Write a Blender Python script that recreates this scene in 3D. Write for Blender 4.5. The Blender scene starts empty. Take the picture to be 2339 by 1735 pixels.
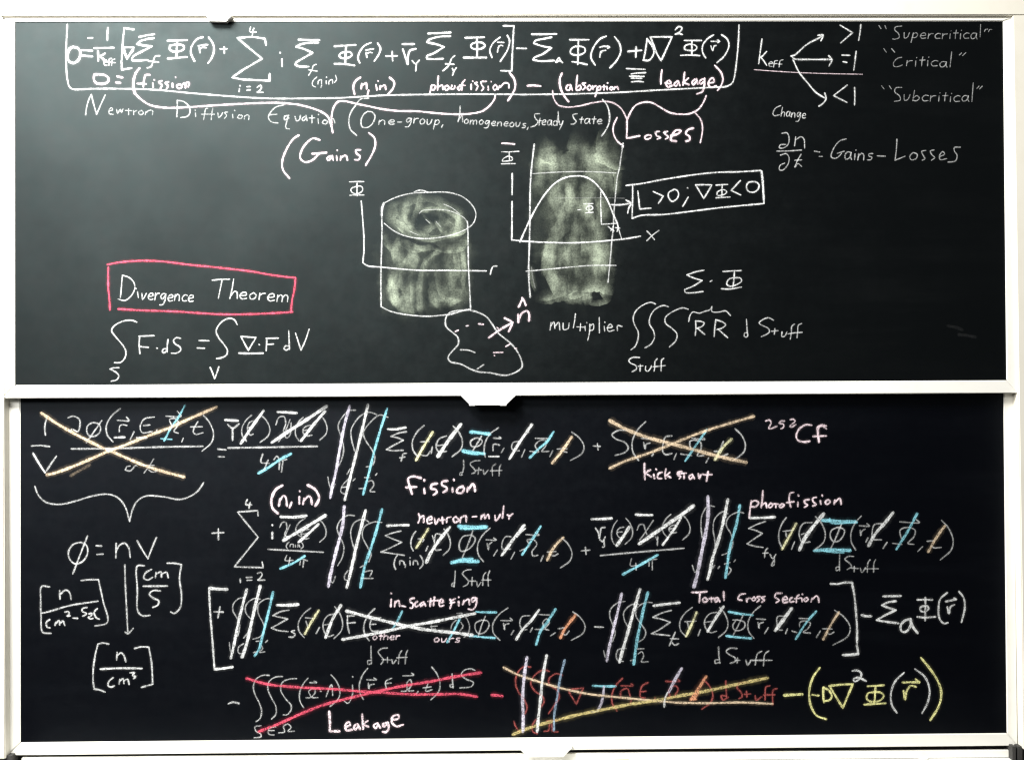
import bpy, math, random
from mathutils import Vector, Matrix, Euler
random.seed(7)
D = bpy.data
scene = bpy.context.scene
COL = scene.collection

# ---------------------------------------------------------------- camera
ZT = 3.62                      # height of the upper board's writing edge above the floor
CAM = Vector((-0.0548790581, -3.8, ZT - 1.34895175))
ROT = Euler((math.pi / 2 + 0.00978263725, 0.0051699679, -0.0126356245), 'XYZ')
FPX, PW, PH = 2376.486, 2339.0, 1735.0
cam = D.objects.new('camera', D.cameras.new('camera'))
COL.objects.link(cam)
cam.location = CAM
cam.rotation_euler = ROT
cam.data.sensor_width = 36.0
cam.data.lens = FPX / PW * 36.0
cam.data.clip_end = 100.0
scene.camera = cam

# ---------------------------------------------------------------- light
world = D.worlds.new('World'); scene.world = world
world.use_nodes = True
wb = world.node_tree.nodes['Background']
wb.inputs[0].default_value = (1.0, 0.98, 0.93, 1)
wb.inputs[1].default_value = 0.09
def lamp(name, loc, target, sx, sy, power, col):
    l = D.lights.new(name, 'AREA'); l.shape = 'RECTANGLE'; l.size = sx; l.size_y = sy
    l.energy = power; l.color = col
    o = D.objects.new(name, l); COL.objects.link(o)
    o.location = loc
    o.rotation_euler = (Vector(target) - Vector(loc)).to_track_quat('-Z', 'Y').to_euler()
    return o
lamp('ceiling_light', (-2.25, -1.95, ZT + 1.65), (-0.8, 0.0, ZT - 1.0), 2.3, 0.9, 770, (1.0, 0.985, 0.95))
lamp('ceiling_light', (-3.4, -3.7, ZT + 0.6), (-0.9, 0.0, ZT - 1.0), 2.8, 1.2, 230, (1.0, 0.985, 0.95))
scene.view_settings.view_transform = 'Standard'
scene.view_settings.look = 'None'
scene.view_settings.exposure = 0.0
scene.view_settings.gamma = 1.0
scene.render.engine = 'CYCLES'
scene.cycles.transparent_max_bounces = 96
scene.cycles.max_bounces = 6
scene.cycles.pixel_filter_type = 'BLACKMAN_HARRIS'
scene.cycles.filter_width = 1.15

# ---------------------------------------------------------------- materials
def mat(name):
    m = D.materials.new(name); m.use_nodes = True
    nt = m.node_tree
    return m, nt, nt.nodes['Principled BSDF']
def node(nt, t, **kw):
    n = nt.nodes.new(t)
    for k, v in kw.items():
        if k in n.inputs: n.inputs[k].default_value = v
        else: setattr(n, k, v)
    return n
def mapped(nt, scale):
    tc = node(nt, 'ShaderNodeTexCoord'); mp = node(nt, 'ShaderNodeMapping')
    mp.inputs['Scale'].default_value = scale
    nt.links.new(tc.outputs['Object'], mp.inputs['Vector'])
    return mp.outputs['Vector']
def noise(nt, vec, scale, detail=3.0, rough=0.5):
    n = node(nt, 'ShaderNodeTexNoise'); n.inputs['Scale'].default_value = scale
    n.inputs['Detail'].default_value = detail; n.inputs['Roughness'].default_value = rough
    nt.links.new(vec, n.inputs['Vector'])
    return n
def ramp(nt, fac, stops):
    r = node(nt, 'ShaderNodeValToRGB')
    r.color_ramp.elements[0].position, r.color_ramp.elements[0].color = stops[0][0], (*stops[0][1], 1)
    r.color_ramp.elements[1].position, r.color_ramp.elements[1].color = stops[-1][0], (*stops[-1][1], 1)
    for p, c in stops[1:-1]:
        e = r.color_ramp.elements.new(p); e.color = (*c, 1)
    nt.links.new(fac, r.inputs['Fac'])
    return r.outputs['Color']
def math_(nt, op, a, b=None, clamp=False):
    n = node(nt, 'ShaderNodeMath', operation=op); n.use_clamp = clamp
    for i, v in enumerate((a, b)):
        if v is None: continue
        if isinstance(v, (int, float)): n.inputs[i].default_value = v
        else: nt.links.new(v, n.inputs[i])
    return n.outputs[0]
def mix(nt, fac, a, b, blend='MIX'):
    n = node(nt, 'ShaderNodeMix', data_type='RGBA', blend_type=blend)
    for s, v in ((0, fac), (6, a), (7, b)):
        if isinstance(v, (int, float)): n.inputs[s].default_value = v
        elif isinstance(v, tuple): n.inputs[s].default_value = (*v, 1)
        else: nt.links.new(v, n.inputs[s])
    return n.outputs[2]

def slate(name, base, dust, dust_amount, rough, spec, seed, gtint):
    """enamelled writing surface: dark paint under a thin film of wiped chalk dust"""
    m, nt, b = mat(name)
    v1 = mapped(nt, (1, 1, 1)); v2 = mapped(nt, (0.55, 1, 4.5))
    for nd in nt.nodes:
        if nd.type == 'MAPPING': nd.inputs['Location'].default_value = (seed, seed * 2, seed * 3)
    blot = noise(nt, v1, 3.0, 4, 0.6); wipe = noise(nt, v2, 3.2, 5, 0.62)
    grain = noise(nt, v1, 190.0, 2, 0.7); tint = noise(nt, v1, 26.0, 3, 0.6)
    w = math_(nt, 'MULTIPLY', ramp(nt, wipe.outputs['Fac'], [(0.45, (0, 0, 0)), (0.66, (1, 1, 1))]),
              ramp(nt, blot.outputs['Fac'], [(0.35, (.15, .15, .15)), (0.7, (1, 1, 1))]))
    w = math_(nt, 'ADD', math_(nt, 'MULTIPLY', w, 2.0), 0.30)
    g = math_(nt, 'MULTIPLY', w, ramp(nt, grain.outputs['Fac'], [(0.25, (.45, .45, .45)), (0.75, (1.5, 1.5, 1.5))]))
    fac = math_(nt, 'MULTIPLY', g, dust_amount)
    dcol = mix(nt, 0.10, dust, tint.outputs['Color'], 'OVERLAY')
    nt.links.new(mix(nt, fac, base, dcol), b.inputs['Base Color'])
    b.inputs['Roughness'].default_value = rough
    r2 = math_(nt, 'ADD', math_(nt, 'MULTIPLY', math_(nt, 'SUBTRACT', tint.outputs['Fac'], 0.5), 0.10), rough)
    nt.links.new(r2, b.inputs['Roughness'])
    b.inputs['Specular IOR Level'].default_value = 0.0
    gl = node(nt, 'ShaderNodeBsdfAnisotropic', distribution='BECKMANN')
    chroma = noise(nt, v1, 17.0, 3, 0.65)
    soft = mix(nt, 0.5, (0.5, 0.5, 0.5), chroma.outputs['Color'])
    nt.links.new(mix(nt, 0.85, gtint, soft, 'OVERLAY'), gl.inputs['Color'])
    nt.links.new(r2, gl.inputs['Roughness'])
    mx = node(nt, 'ShaderNodeMixShader')
    nt.links.new(math_(nt, 'MULTIPLY', ramp(nt, blot.outputs['Fac'], [(0.3, (.85, .85, .85)), (0.7, (1.1, 1.1, 1.1))]), spec), mx.inputs[0])
    nt.links.new(b.outputs[0], mx.inputs[1]); nt.links.new(gl.outputs[0], mx.inputs[2])
    nt.links.new(mx.outputs[0], nt.nodes['Material Output'].inputs['Surface'])
    return m
M_UP = slate('upper_slate', (0.0020, 0.0024, 0.0028), (0.42, 0.46, 0.46), 0.0014, 0.53, 0.0160, 1.3, (0.80, 1.0, 1.0))
M_LO = slate('lower_slate', (0.0010, 0.0012, 0.0022), (0.36, 0.42, 0.52), 0.0015, 0.56, 0.0125, 5.1, (0.78, 0.90, 1.0))

def painted(name, col, rough=0.45, dirt=0.12):
    m, nt, b = mat(name)
    v = mapped(nt, (1, 1, 1)); n = noise(nt, v, 9.0, 6, 0.65); f = noise(nt, v, 90.0, 3, 0.6)
    c = mix(nt, math_(nt, 'MULTIPLY', ramp(nt, n.outputs['Fac'], [(0.5, (0, 0, 0)), (0.8, (1, 1, 1))]), dirt * 3),
            col, tuple(x * y for x, y in zip(col, (0.86, 0.84, 0.78))))
    nt.links.new(c, b.inputs['Base Color'])
    nt.links.new(math_(nt, 'ADD', math_(nt, 'MULTIPLY', f.outputs['Fac'], 0.15), rough - 0.07), b.inputs['Roughness'])
    return m
M_FR = painted('frame_enamel', (0.78, 0.77, 0.72))
M_JB = painted('jamb_enamel', (0.66, 0.635, 0.56))
M_HN = painted('handle_enamel', (0.78, 0.77, 0.73), 0.35)
M_TR = painted('tray_aluminium', (0.66, 0.66, 0.63), 0.5, 0.3)
M_DK = painted('groove_dark', (0.035, 0.034, 0.032), 0.7)
M_WL = painted('wall_paint', (0.62, 0.60, 0.55), 0.7)

CHALK = {
 'w': (0.85, 0.87, 0.87), 'k': (0.95, 0.78, 0.84), 'b': (0.30, 0.72, 0.84), 'B': (0.36, 0.50, 0.66),
 'v': (0.78, 0.74, 0.88), 'y': (0.90, 0.88, 0.54), 'Y': (0.72, 0.60, 0.26), 'o': (0.84, 0.66, 0.46),
 'q': (0.90, 0.42, 0.24), 'r': (0.82, 0.11, 0.18), 'z': (0.92, 0.90, 0.40), 'd': (0.56, 0.13, 0.12), 'G': (0.70, 0.80, 0.62)}
CM = {}
def chalk_mat(c):
    if c in CM: return CM[c]
    m, nt, b = mat('chalk_' + {'w': 'white', 'k': 'pink', 'b': 'blue', 'B': 'steel', 'v': 'lavender', 'y': 'yellow',
                   'Y': 'ochre', 'o': 'peach', 'q': 'orange', 'r': 'red', 'z': 'bright_yellow', 'd': 'dull_red', 'G': 'green_smear'}[c])
    v = mapped(nt, (1, 1, 1))
    at = node(nt, 'ShaderNodeAttribute', attribute_name='press')
    if c == 'G':
        v2 = mapped(nt, (1.8, 1, 1.0))
        a_ = noise(nt, v2, 10.0, 3, 0.5); g_ = noise(nt, v, 150.0, 3, 0.65); h_ = noise(nt, v, 7.5, 2, 0.5)
        k = math_(nt, 'MULTIPLY', ramp(nt, a_.outputs['Fac'], [(0.36, (.15, .15, .15)), (0.64, (1, 1, 1))]),
                  ramp(nt, g_.outputs['Fac'], [(0.32, (.42, .42, .42)), (0.66, (1.05, 1.05, 1.05))]))
        k = math_(nt, 'MULTIPLY', k, ramp(nt, h_.outputs['Fac'], [(0.40, (.40, .40, .40)), (0.60, (1.0, 1.0, 1.0))]))
    else:
        a_ = noise(nt, v, 210.0, 3, 0.75); g_ = noise(nt, v, 34.0, 3, 0.6)
        k = math_(nt, 'MULTIPLY', ramp(nt, a_.outputs['Fac'], [(0.34, (.16, .16, .16)), (0.56, (1, 1, 1))]),
                  ramp(nt, g_.outputs['Fac'], [(0.3, (.70, .70, .70)), (0.6, (1, 1, 1))]))
    al = math_(nt, 'MULTIPLY', k, at.outputs['Fac'], True)
    nt.links.new(al, b.inputs['Alpha'])
    b.inputs['Base Color'].default_value = (*CHALK[c], 1)
    b.inputs['Roughness'].default_value = 1.0
    b.inputs['Specular IOR Level'].default_value = 0.0
    CM[c] = m
    return m

# ---------------------------------------------------------------- mesh helpers
def link(name, me, m, parent=None, **props):
    o = D.objects.new(name, me); COL.objects.link(o)
    if m is not None: me.materials.append(m)
    if parent is not None:
        o.parent = parent
    for k, v in props.items(): o[k] = v
    return o
def mesh(name, verts, faces, smooth=False):
    me = D.meshes.new(name); me.from_pydata(verts, [], faces)
    me.update()
    return me
def empty(name, loc, **props):
    o = D.objects.new(name, None); COL.objects.link(o); o.location = loc
    for k, v in props.items(): o[k] = v
    return o
def prism(name, outline, y0, y1, m, parent, bev=0.002, **props):
    """outline: (x, z) corners in world metres seen from the front; y0 front, y1 back"""
    off = parent.location if parent else Vector((0, 0, 0))
    n = len(outline)
    v = [(x - off.x, y0 - off.y, z - off.z) for x, z in outline] + [(x - off.x, y1 - off.y, z - off.z) for x, z in outline]
    f = [tuple(range(n)), tuple(range(2 * n - 1, n - 1, -1))] + [(i, i + n, (i + 1) % n + n, (i + 1) % n) for i in range(n)]
    me = mesh(name, v, f)
    import bmesh
    bm = bmesh.new(); bm.from_mesh(me); bmesh.ops.recalc_face_normals(bm, faces=bm.faces)
    if bev: bmesh.ops.bevel(bm, geom=bm.edges[:], offset=bev, segments=2, affect='EDGES', clamp_overlap=True)
    bm.to_mesh(me); bm.free()
    return link(name, me, m, parent, **props)
def box(name, x0, x1, z0, z1, y0, y1, m, parent, bev=0.002, **props):
    return prism(name, [(x0, z0), (x1, z0), (x1, z1), (x0, z1)], y0, y1, m, parent, bev, **props)
def profile(name, x0, x1, prof, m, parent, **props):
    """a long extrusion along x of a (y, z) profile"""
    off = parent.location if parent else Vector((0, 0, 0)); n = len(prof)
    v = [(x0 - off.x, y - off.y, z - off.z) for y, z in prof] + [(x1 - off.x, y - off.y, z - off.z) for y, z in prof]
    f = [tuple(range(n)), tuple(range(2 * n - 1, n - 1, -1))] + [(i, i + n, (i + 1) % n + n, (i + 1) % n) for i in range(n)]
    me = mesh(name, v, f)
    import bmesh
    bm = bmesh.new(); bm.from_mesh(me); bmesh.ops.recalc_face_normals(bm, faces=bm.faces)
    bm.to_mesh(me); bm.free()
    return link(name, me, m, parent, **props)

RM = ROT.to_matrix()
def on_board(px, py, y):
    """survey of the chalk marks: a measured point of the photograph to metres on the board plane at depth y"""
    d = RM @ Vector(((px - PW / 2) / FPX, -(py - PH / 2) / FPX, -1.0))
    t = (y - CAM.y) / d.y
    p = CAM + d * t
    return p.x, p.z
# ---------------------------------------------------------------- the setting
WU = 1.81                        # half width of a writing surface
YL = 0.0328417                   # the lower board runs in a track 33 mm behind the upper one
OX = 0.0042889
ZU1, ZU0 = ZT, ZT - 1.32174
ZL0 = ZT - 2.622963
wall = box('wall', -4.5, 4.5, 0.0, 5.2, 0.16, 0.30, M_WL, None, 0, kind='structure')

# fixed housing the two boards slide in
HS = empty('board_housing', (0, 0, ZT - 2.9), label='white painted metal housing that frames both sliding chalkboards', category='board frame')
ztop = on_board(1200, 35.3, -0.017)[1]
box('header', -2.3, 2.3, ztop, ztop + 0.32, -0.017, 0.14, M_JB, HS, 0.003)
box('upper_channel', -1.95, 1.95, ZU1 + 0.0127, ztop + 0.05, -0.0025, 0.0, M_JB, HS, 0)
xa, za = on_board(2314, 40, -0.0165); xb, zb = on_board(2339.5, 1712, -0.0165)
prism('side_post', [(xb, zb), (xb + 0.30, zb), (xa + 0.33, ztop - 0.0005), (xa, ztop - 0.0005)], -0.0165, 0.15, M_JB, HS, 0.003)
xc, zc = on_board(5, 36, -0.012); xd, zd = on_board(11.5, 1733, -0.012)
prism('side_post', [(xd - 0.3, zd), (xd, zd), (xc, ztop - 0.0005), (xc - 0.3, ztop - 0.0005)], -0.012, 0.15, M_JB, HS, 0.003)
# back plate of the sliding tracks, dark, seen only in the gaps
box('track_backing', -2.1, 2.1, ZT - 2.95, ZT + 0.25, 0.085, 0.10, M_DK, HS, 0)

# pull tab hanging below the header
def P(px, py, y): return on_board(px, py, y)
yT = -0.027
tab = [P(471, 35.6, yT), P(473.5, 41, yT), P(477, 48.5, yT), P(518, 49.5, yT), P(520, 45, yT), P(527, 38.5, yT), P(529, 35.6, yT)]
prism('pull_tab', tab, yT, -0.0055, M_HN, HS, 0.0015)

def board(name, loc, label, halfw, ox, z0, z1, y, m, rail_t, rail_b, rail_l, rail_r, yfront):
    B = empty(name, loc, label=label, category='chalkboard')
    box('writing_surface', ox - halfw, ox + halfw, z0, z1, y, y + 0.008, m, B, 0)
    e = 0.0
    # mitred rails
    X0, X1, Z0, Z1 = ox - halfw, ox + halfw, z0, z1
    a, b_, c, d = X0 - rail_l, X1 + rail_r, Z0 - rail_b, Z1 + rail_t
    g = 0.0004
    for nm, o in (('bottom_rail', [(a + g, c), (b_ - g, c), (X1 - g, Z0), (X0 + g, Z0)]),
                  ('top_rail', [(X0 + g, Z1), (X1 - g, Z1), (b_ - g, d), (a + g, d)]),
                  ('side_rail', [(a, c + g), (X0, Z0 + g), (X0, Z1 - g), (a, d - g)]),
                  ('side_rail', [(X1, Z0 + g), (b_, c + g), (b_, d - g), (X1, Z1 - g)])):
        prism(nm, o, yfront, y + 0.012, M_FR, B, 0.0025)
    return B
UB = board('chalkboard', (0, 0, ZU0 - 0.05), 'upper chalkboard, hazy grey, with pink boxed theorem and green shaded drawings', WU, 0.0, ZU0, ZU1, 0.0, M_UP, 0.0122, 0.0475, 0.047, 0.040, -0.005)
LB = board('chalkboard', (0, 0, ZL0 - 0.05), 'lower chalkboard, near black, with equation terms struck through in coloured chalk', WU, OX, ZL0, ZL0 + 1.36, YL, M_LO, 0.024, 0.0465, 0.048, 0.038, YL - 0.005)

def handle(pts, y0, y1, lip, parent):
    prism('handle', pts, y0, y1, M_HN, parent, 0.002)
    cx = sum(p[0] for p in pts) / len(pts)
# upper handle under the bottom rail, centre of the board
yh = -0.024
hp = [P(1053, 904, yh), P(1074, 925.3, yh), P(1155.5, 925, yh), P(1178, 903, yh)]
hl = D.objects
def pull(parent, hp, y0, y1, zlip):
    """bent sheet handle: sloping face, flat grip below"""
    (ax, az), (bx, bz), (cx, cz), (dx, dz) = hp
    off = parent.location
    t = 0.003
    v = []
    for (x, z, y) in ((ax, az, y1), (dx, dz, y1), (ax + (bx - ax) * .12, az + (bz - az) * .12, y0), (dx + (cx - dx) * .12, dz + (cz - dz) * .12, y0),
                      (bx, bz, y0 + 0.004), (cx, cz, y0 + 0.004), (bx, bz, y0 + 0.010), (cx, cz, y0 + 0.010),
                      (bx, bz + t, y1), (cx, cz + t, y1)):
        v.append((x - off.x, y - off.y, z - off.z))
    f = [(0, 1, 3, 2), (2, 3, 5, 4), (4, 5, 7, 6), (6, 7, 9, 8), (0, 2, 4, 6, 8), (1, 9, 7, 5, 3), (0, 8, 9, 1)]
    me = mesh('handle', v, f)
    import bmesh
    bm = bmesh.new(); bm.from_mesh(me); bmesh.ops.recalc_face_normals(bm, faces=bm.faces)
    bmesh.ops.bevel(bm, geom=bm.edges[:], offset=0.0005, segments=1, affect='EDGES', clamp_overlap=True)
    bm.to_mesh(me); bm.free()
    return link('handle', me, M_HN, parent)
pull(UB, hp, -0.024, -0.003, 0)
for x0, x1 in ((1072, 1086), (1142, 1157)):
    (xa_, za_), (xb_, zb_) = P(x0, 923, -0.024), P(x1, 926.5, -0.024)
    box('handle_foot', xa_, xb_, zb_, za_, -0.0235, -0.008, M_TR, UB, 0.0008)
yh2 = YL - 0.026
hp2 = [P(1183, 1706, yh2), P(1205, 1729, yh2), P(1287, 1728, yh2), P(1309, 1705, yh2)]
pull(LB, hp2, yh2, YL - 0.003, 0)

# chalk tray below the lower board
TR = empty('chalk_tray', (0, -0.02, ZT - 2.75), label='long white metal chalk tray below the lower chalkboard', category='tray')
zl = P(40, 1729.5, YL)[1]; zr = P(2300, 1711.5, YL)[1]
x0, x1 = P(40, 1729, 0)[0], P(2316, 1711, 0)[0]
off = TR.location
def slanted_bar(name, ya, yb, da, db, m):
    v = []
    for x, z in ((x0, zl), (x1, zr)):
        v += [(x - off.x, ya - off.y, z - da - off.z), (x - off.x, yb - off.y, z - da - off.z), (x - off.x, yb - off.y, z - db - off.z), (x - off.x, ya - off.y, z - db - off.z)]
    f = [(0, 1, 2, 3), (7, 6, 5, 4), (0, 4, 5, 1), (1, 5, 6, 2), (2, 6, 7, 3), (3, 7, 4, 0)]
    me = mesh(name, v, f)
    import bmesh
    bm = bmesh.new(); bm.from_mesh(me); bmesh.ops.recalc_face_normals(bm, faces=bm.faces)
    bmesh.ops.bevel(bm, geom=bm.edges[:], offset=0.0015, segments=2, affect='EDGES', clamp_overlap=True)
    bm.to_mesh(me); bm.free()
    return link(name, me, m, TR)
slanted_bar('back_lip', YL - 0.002, YL + 0.012, 0.000, 0.028, M_FR)
slanted_bar('tray_floor', -0.110, YL - 0.0025, 0.0275, 0.036, M_TR)
slanted_bar('front_lip', -0.118, -0.1105, 0.010, 0.060, M_FR)
# end brackets of the tray
for px0, px1 in ((14, 27), (2313, 2321), (2325, 2336)):
    (xa_, _), (xb_, _) = P(px0, 1720, 0.0), P(px1, 1720, 0.0)
    zt_ = P(px0, 1725 if px0 < 100 else 1704, 0.0)[1]
    box('end_bracket', xa_, xb_, zt_ - 0.10, zt_, 0.0, 0.05, M_DK, TR, 0.001)

# ---------------------------------------------------------------- handwriting
G = {  # single-stroke letters: advance, strokes; x-height 1, y up
'a': (.85, [[(.6,.95),(.2,1),(0,.5),(.15,.05),(.45,.2),(.6,.9)],[(.6,.95),(.6,.3),(.72,0)]]),
'b': (.85, [[(.05,1.9),(.02,.9),(0,0)],[(0,.5),(.35,.95),(.62,.5),(.35,0),(0,.12)]]),
'c': (.75, [[(.6,.9),(.3,1),(0,.55),(.15,.08),(.6,.1)]]),
'd': (.85, [[(.6,1.9),(.6,.9),(.62,0)],[(.6,.7),(.25,.95),(0,.45),(.2,0),(.6,.2)]]),
'e': (.8, [[(.05,.5),(.55,.6),(.5,.95),(.2,.95),(0,.45),(.2,.02),(.62,.1)]]),
'f': (.7, [[(.62,1.7),(.3,1.6),(.22,.8),(.2,-.1)],[(0,.8),(.5,.85)]]),
'g': (.85, [[(.58,.95),(.2,1),(0,.55),(.2,.15),(.55,.8)],[(.58,.95),(.55,0),(.35,-.7),(-.05,-.75)]]),
'h': (.85, [[(.08,1.9),(.02,.9),(0,0)],[(.02,.5),(.3,.95),(.55,.8),(.58,0)]]),
'i': (.42, [[(.1,.9),(.12,0)],[(.14,1.4),(.16,1.48)]]),
'k': (.8, [[(.08,1.9),(0,0)],[(.5,1),(.05,.45),(.55,0)]]),
'l': (.4, [[(.14,1.9),(.1,1),(.1,0)]]),
'm': (1.2, [[(.02,.95),(0,0)],[(.02,.6),(.25,.98),(.42,.8),(.45,0)],[(.45,.6),(.7,.98),(.88,.8),(.92,0)]]),
'n': (.88, [[(.02,.95),(0,0)],[(.02,.55),(.3,.98),(.52,.8),(.58,0)]]),
'o': (.8, [[(.3,1),(.02,.6),(.12,.05),(.45,.1),(.58,.6),(.3,1)]]),
'p': (.85, [[(.1,1),(.05,.2),(-.02,-.8)],[(.06,.75),(.4,1),(.6,.6),(.35,.08),(.04,.15)]]),
'r': (.7, [[(.03,1),(.02,0)],[(.02,.55),(.25,.92),(.52,.95)]]),
's': (.7, [[(.5,.98),(.12,.9),(.15,.6),(.45,.4),(.4,.05),(.02,.0)]]),
't': (.65, [[(.28,1.5),(.24,.7),(.26,0)],[(0,.95),(.52,.98)]]),
'u': (.85, [[(.0,.95),(.1,.05),(.4,.15),(.58,.95)]]),
'v': (.8, [[(0,.95),(.18,0),(.55,.98)]]),
'y': (.85, [[(0,.95),(.18,.2),(.5,.4),(.58,.95)],[(.58,.95),(.42,0),(.2,-.8)]]),
'-': (.6, [[(.05,.5),(.45,.52)]]),
',': (.4, [[(.15,.15),(.02,-.35)]]),
' ': (.6, [])}
S = {  # symbols drawn to fill a box, 0..1 with y down
'LP': [[(1,0),(.45,.2),(.06,.5),(.1,.78),(.5,1)]],
'RP': [[(.1,0),(.65,.2),(1,.5),(.85,.75),(.0,1)]],
'EP': [[(.95,.02),(.4,.1),(.03,.42),(.1,.78),(.45,1),(.9,.93)],[(.08,.5),(.72,.45)]],
'TT': [[(.0,.42),(.95,.4)],[(.6,0),(.35,.4),(.22,.8),(.4,1),(1,.88)]]}

def catmull(pts, step):
    if len(pts) == 2:
        d = math.dist(*pts); n = max(2, int(d / step) + 1)
        return [(pts[0][0] + (pts[1][0] - pts[0][0]) * i / n, pts[0][1] + (pts[1][1] - pts[0][1]) * i / n) for i in range(n + 1)]
    P_ = [(2 * pts[0][0] - pts[1][0], 2 * pts[0][1] - pts[1][1])] + list(pts) + [(2 * pts[-1][0] - pts[-2][0], 2 * pts[-1][1] - pts[-2][1])]
    out = []
    for i in range(1, len(P_) - 2):
        p0, p1, p2, p3 = P_[i - 1:i + 3]
        t0 = 0; d01 = max(math.dist(p0, p1), 1e-3) ** .5; d12 = max(math.dist(p1, p2), 1e-3) ** .5; d23 = max(math.dist(p2, p3), 1e-3) ** .5
        t1 = d01; t2 = t1 + d12; t3 = t2 + d23
        n = max(2, int(math.dist(p1, p2) / step) + 1)
        for k in range(n):
            t = t1 + (t2 - t1) * k / n
            L = lambda a, b, ta, tb: tuple(((tb - t) * a[j] + (t - ta) * b[j]) / (tb - ta) for j in (0, 1))
            A1, A2, A3 = L(p0, p1, t0, t1), L(p1, p2, t1, t2), L(p2, p3, t2, t3)
            B1, B2 = L(A1, A2, t0, t2), L(A2, A3, t1, t3)
            out.append(L(B1, B2, t1, t2))
    out.append(pts[-1])
    return out

class Marks:
    """collects the ribbons of one chalk mark; points in photograph pixels on the plane of its board"""
    def __init__(s): s.v = []; s.f = []; s.p = []; s.mi = []; s.mats = []
    def stroke(s, pts, col, width, press, ybase, smooth=True, pexp=1.6, wmul=1.0):
        wide = col == 'G'
        s.flip = random.random() < .5
        width *= (.75 if width < 70 else .52) if wide else wmul
        step = 3.2 if not wide else 5.0
        if smooth: q = catmull(pts, step)
        else:
            q = []
            for a, b in zip(pts[:-1], pts[1:]):
                seg = catmull([a, b], step); q += seg[:-1] if q is not None else seg
            q.append(pts[-1])
        q = [p for i, p in enumerate(q) if i == 0 or math.dist(p, q[i - 1]) > 0.15]
        if len(q) < 2: q = [q[0], (q[0][0] + 1.5, q[0][1] + .5)]
        n = len(q)
        if col not in s.mats: s.mats.append(col)
        mi = s.mats.index(col)
        total = sum(math.dist(q[i], q[i + 1]) for i in range(n - 1))
        ph = [random.uniform(0, 6.28) for _ in range(4)]
        # soft ends: half a width beyond each end point
        d0 = (q[0][0] - q[1][0], q[0][1] - q[1][1]); l0 = math.hypot(*d0) or 1
        d1 = (q[-1][0] - q[-2][0], q[-1][1] - q[-2][1]); l1 = math.hypot(*d1) or 1
        r = width * .45
        q = [(q[0][0] + d0[0] / l0 * r, q[0][1] + d0[1] / l0 * r)] + q + [(q[-1][0] + d1[0] / l1 * r, q[-1][1] + d1[1] / l1 * r)]
        n = len(q); s_ = 0.0
        if wide: cross = ((-1.0, 0), (-.86, .9), (-.45, .85), (0, .6), (.5, .28), (1.0, 0))
        if wide and s.flip: cross = tuple((-c_, a_) for c_, a_ in reversed(cross))
        else:
            hz = .075 if col in 'rdyYoq' else .03
            cross = ((-2.5, 0), (-1.0, hz), (-.56, 1), (.56, 1), (1.0, hz), (2.5, 0))
        nc = len(cross); base = len(s.v)
        hw0 = width * (0.42 if wide else 0.54)
        press = press * .37 if wide else press ** pexp
        for i, p in enumerate(q):
            a, b = q[max(0, i - 1)], q[min(n - 1, i + 1)]
            tx, ty = b[0] - a[0], b[1] - a[1]; l = math.hypot(tx, ty) or 1; nx, ny = -ty / l, tx / l
            if i: s_ += math.dist(p, q[i - 1])
            wv = 1 + .11 * math.sin(s_ * .11 + ph[0]) + .08 * math.sin(s_ * .37 + ph[1])
            pv = 1 - .10 * (1 + math.sin(s_ * .05 + ph[2])) - .06 * (1 + math.sin(s_ * .23 + ph[3]))
            end = 1.0
            if i in (0, n - 1): wv *= .55; end = 0.0 if wide else .25
            elif i in (1, n - 2): wv *= .92; end = .5 if wide else .9
            if wide: wv *= 1 + .25 * math.sin(s_ * .03 + ph[0])
            for c, al in cross:
                x, z = on_board(p[0] + nx * c * hw0 * wv, p[1] + ny * c * hw0 * wv, ybase)
                s.v.append((x, ybase - 0.0000015 * i, z)); s.p.append(max(0, press * pv * al * end))
        for i in range(n - 1):
            for j in range(nc - 1):
                k = base + i * nc + j
                s.f.append((k, k + 1, k + nc + 1, k + nc)); s.mi.append(mi)
    def build(s, name, label, parent):
        off = parent.location
        me = D.meshes.new(name)
        me.from_pydata([(x - off.x, y - off.y, z - off.z) for x, y, z in s.v], [], s.f)
        for c in s.mats: me.materials.append(chalk_mat(c))
        me.polygons.foreach_set('material_index', s.mi)
        at = me.attributes.new('press', 'FLOAT', 'POINT'); at.data.foreach_set('value', s.p)
        me.update()
        o = D.objects.new(name, me); COL.objects.link(o); o.parent = parent
        if label: o['label'] = label
        return o

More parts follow.
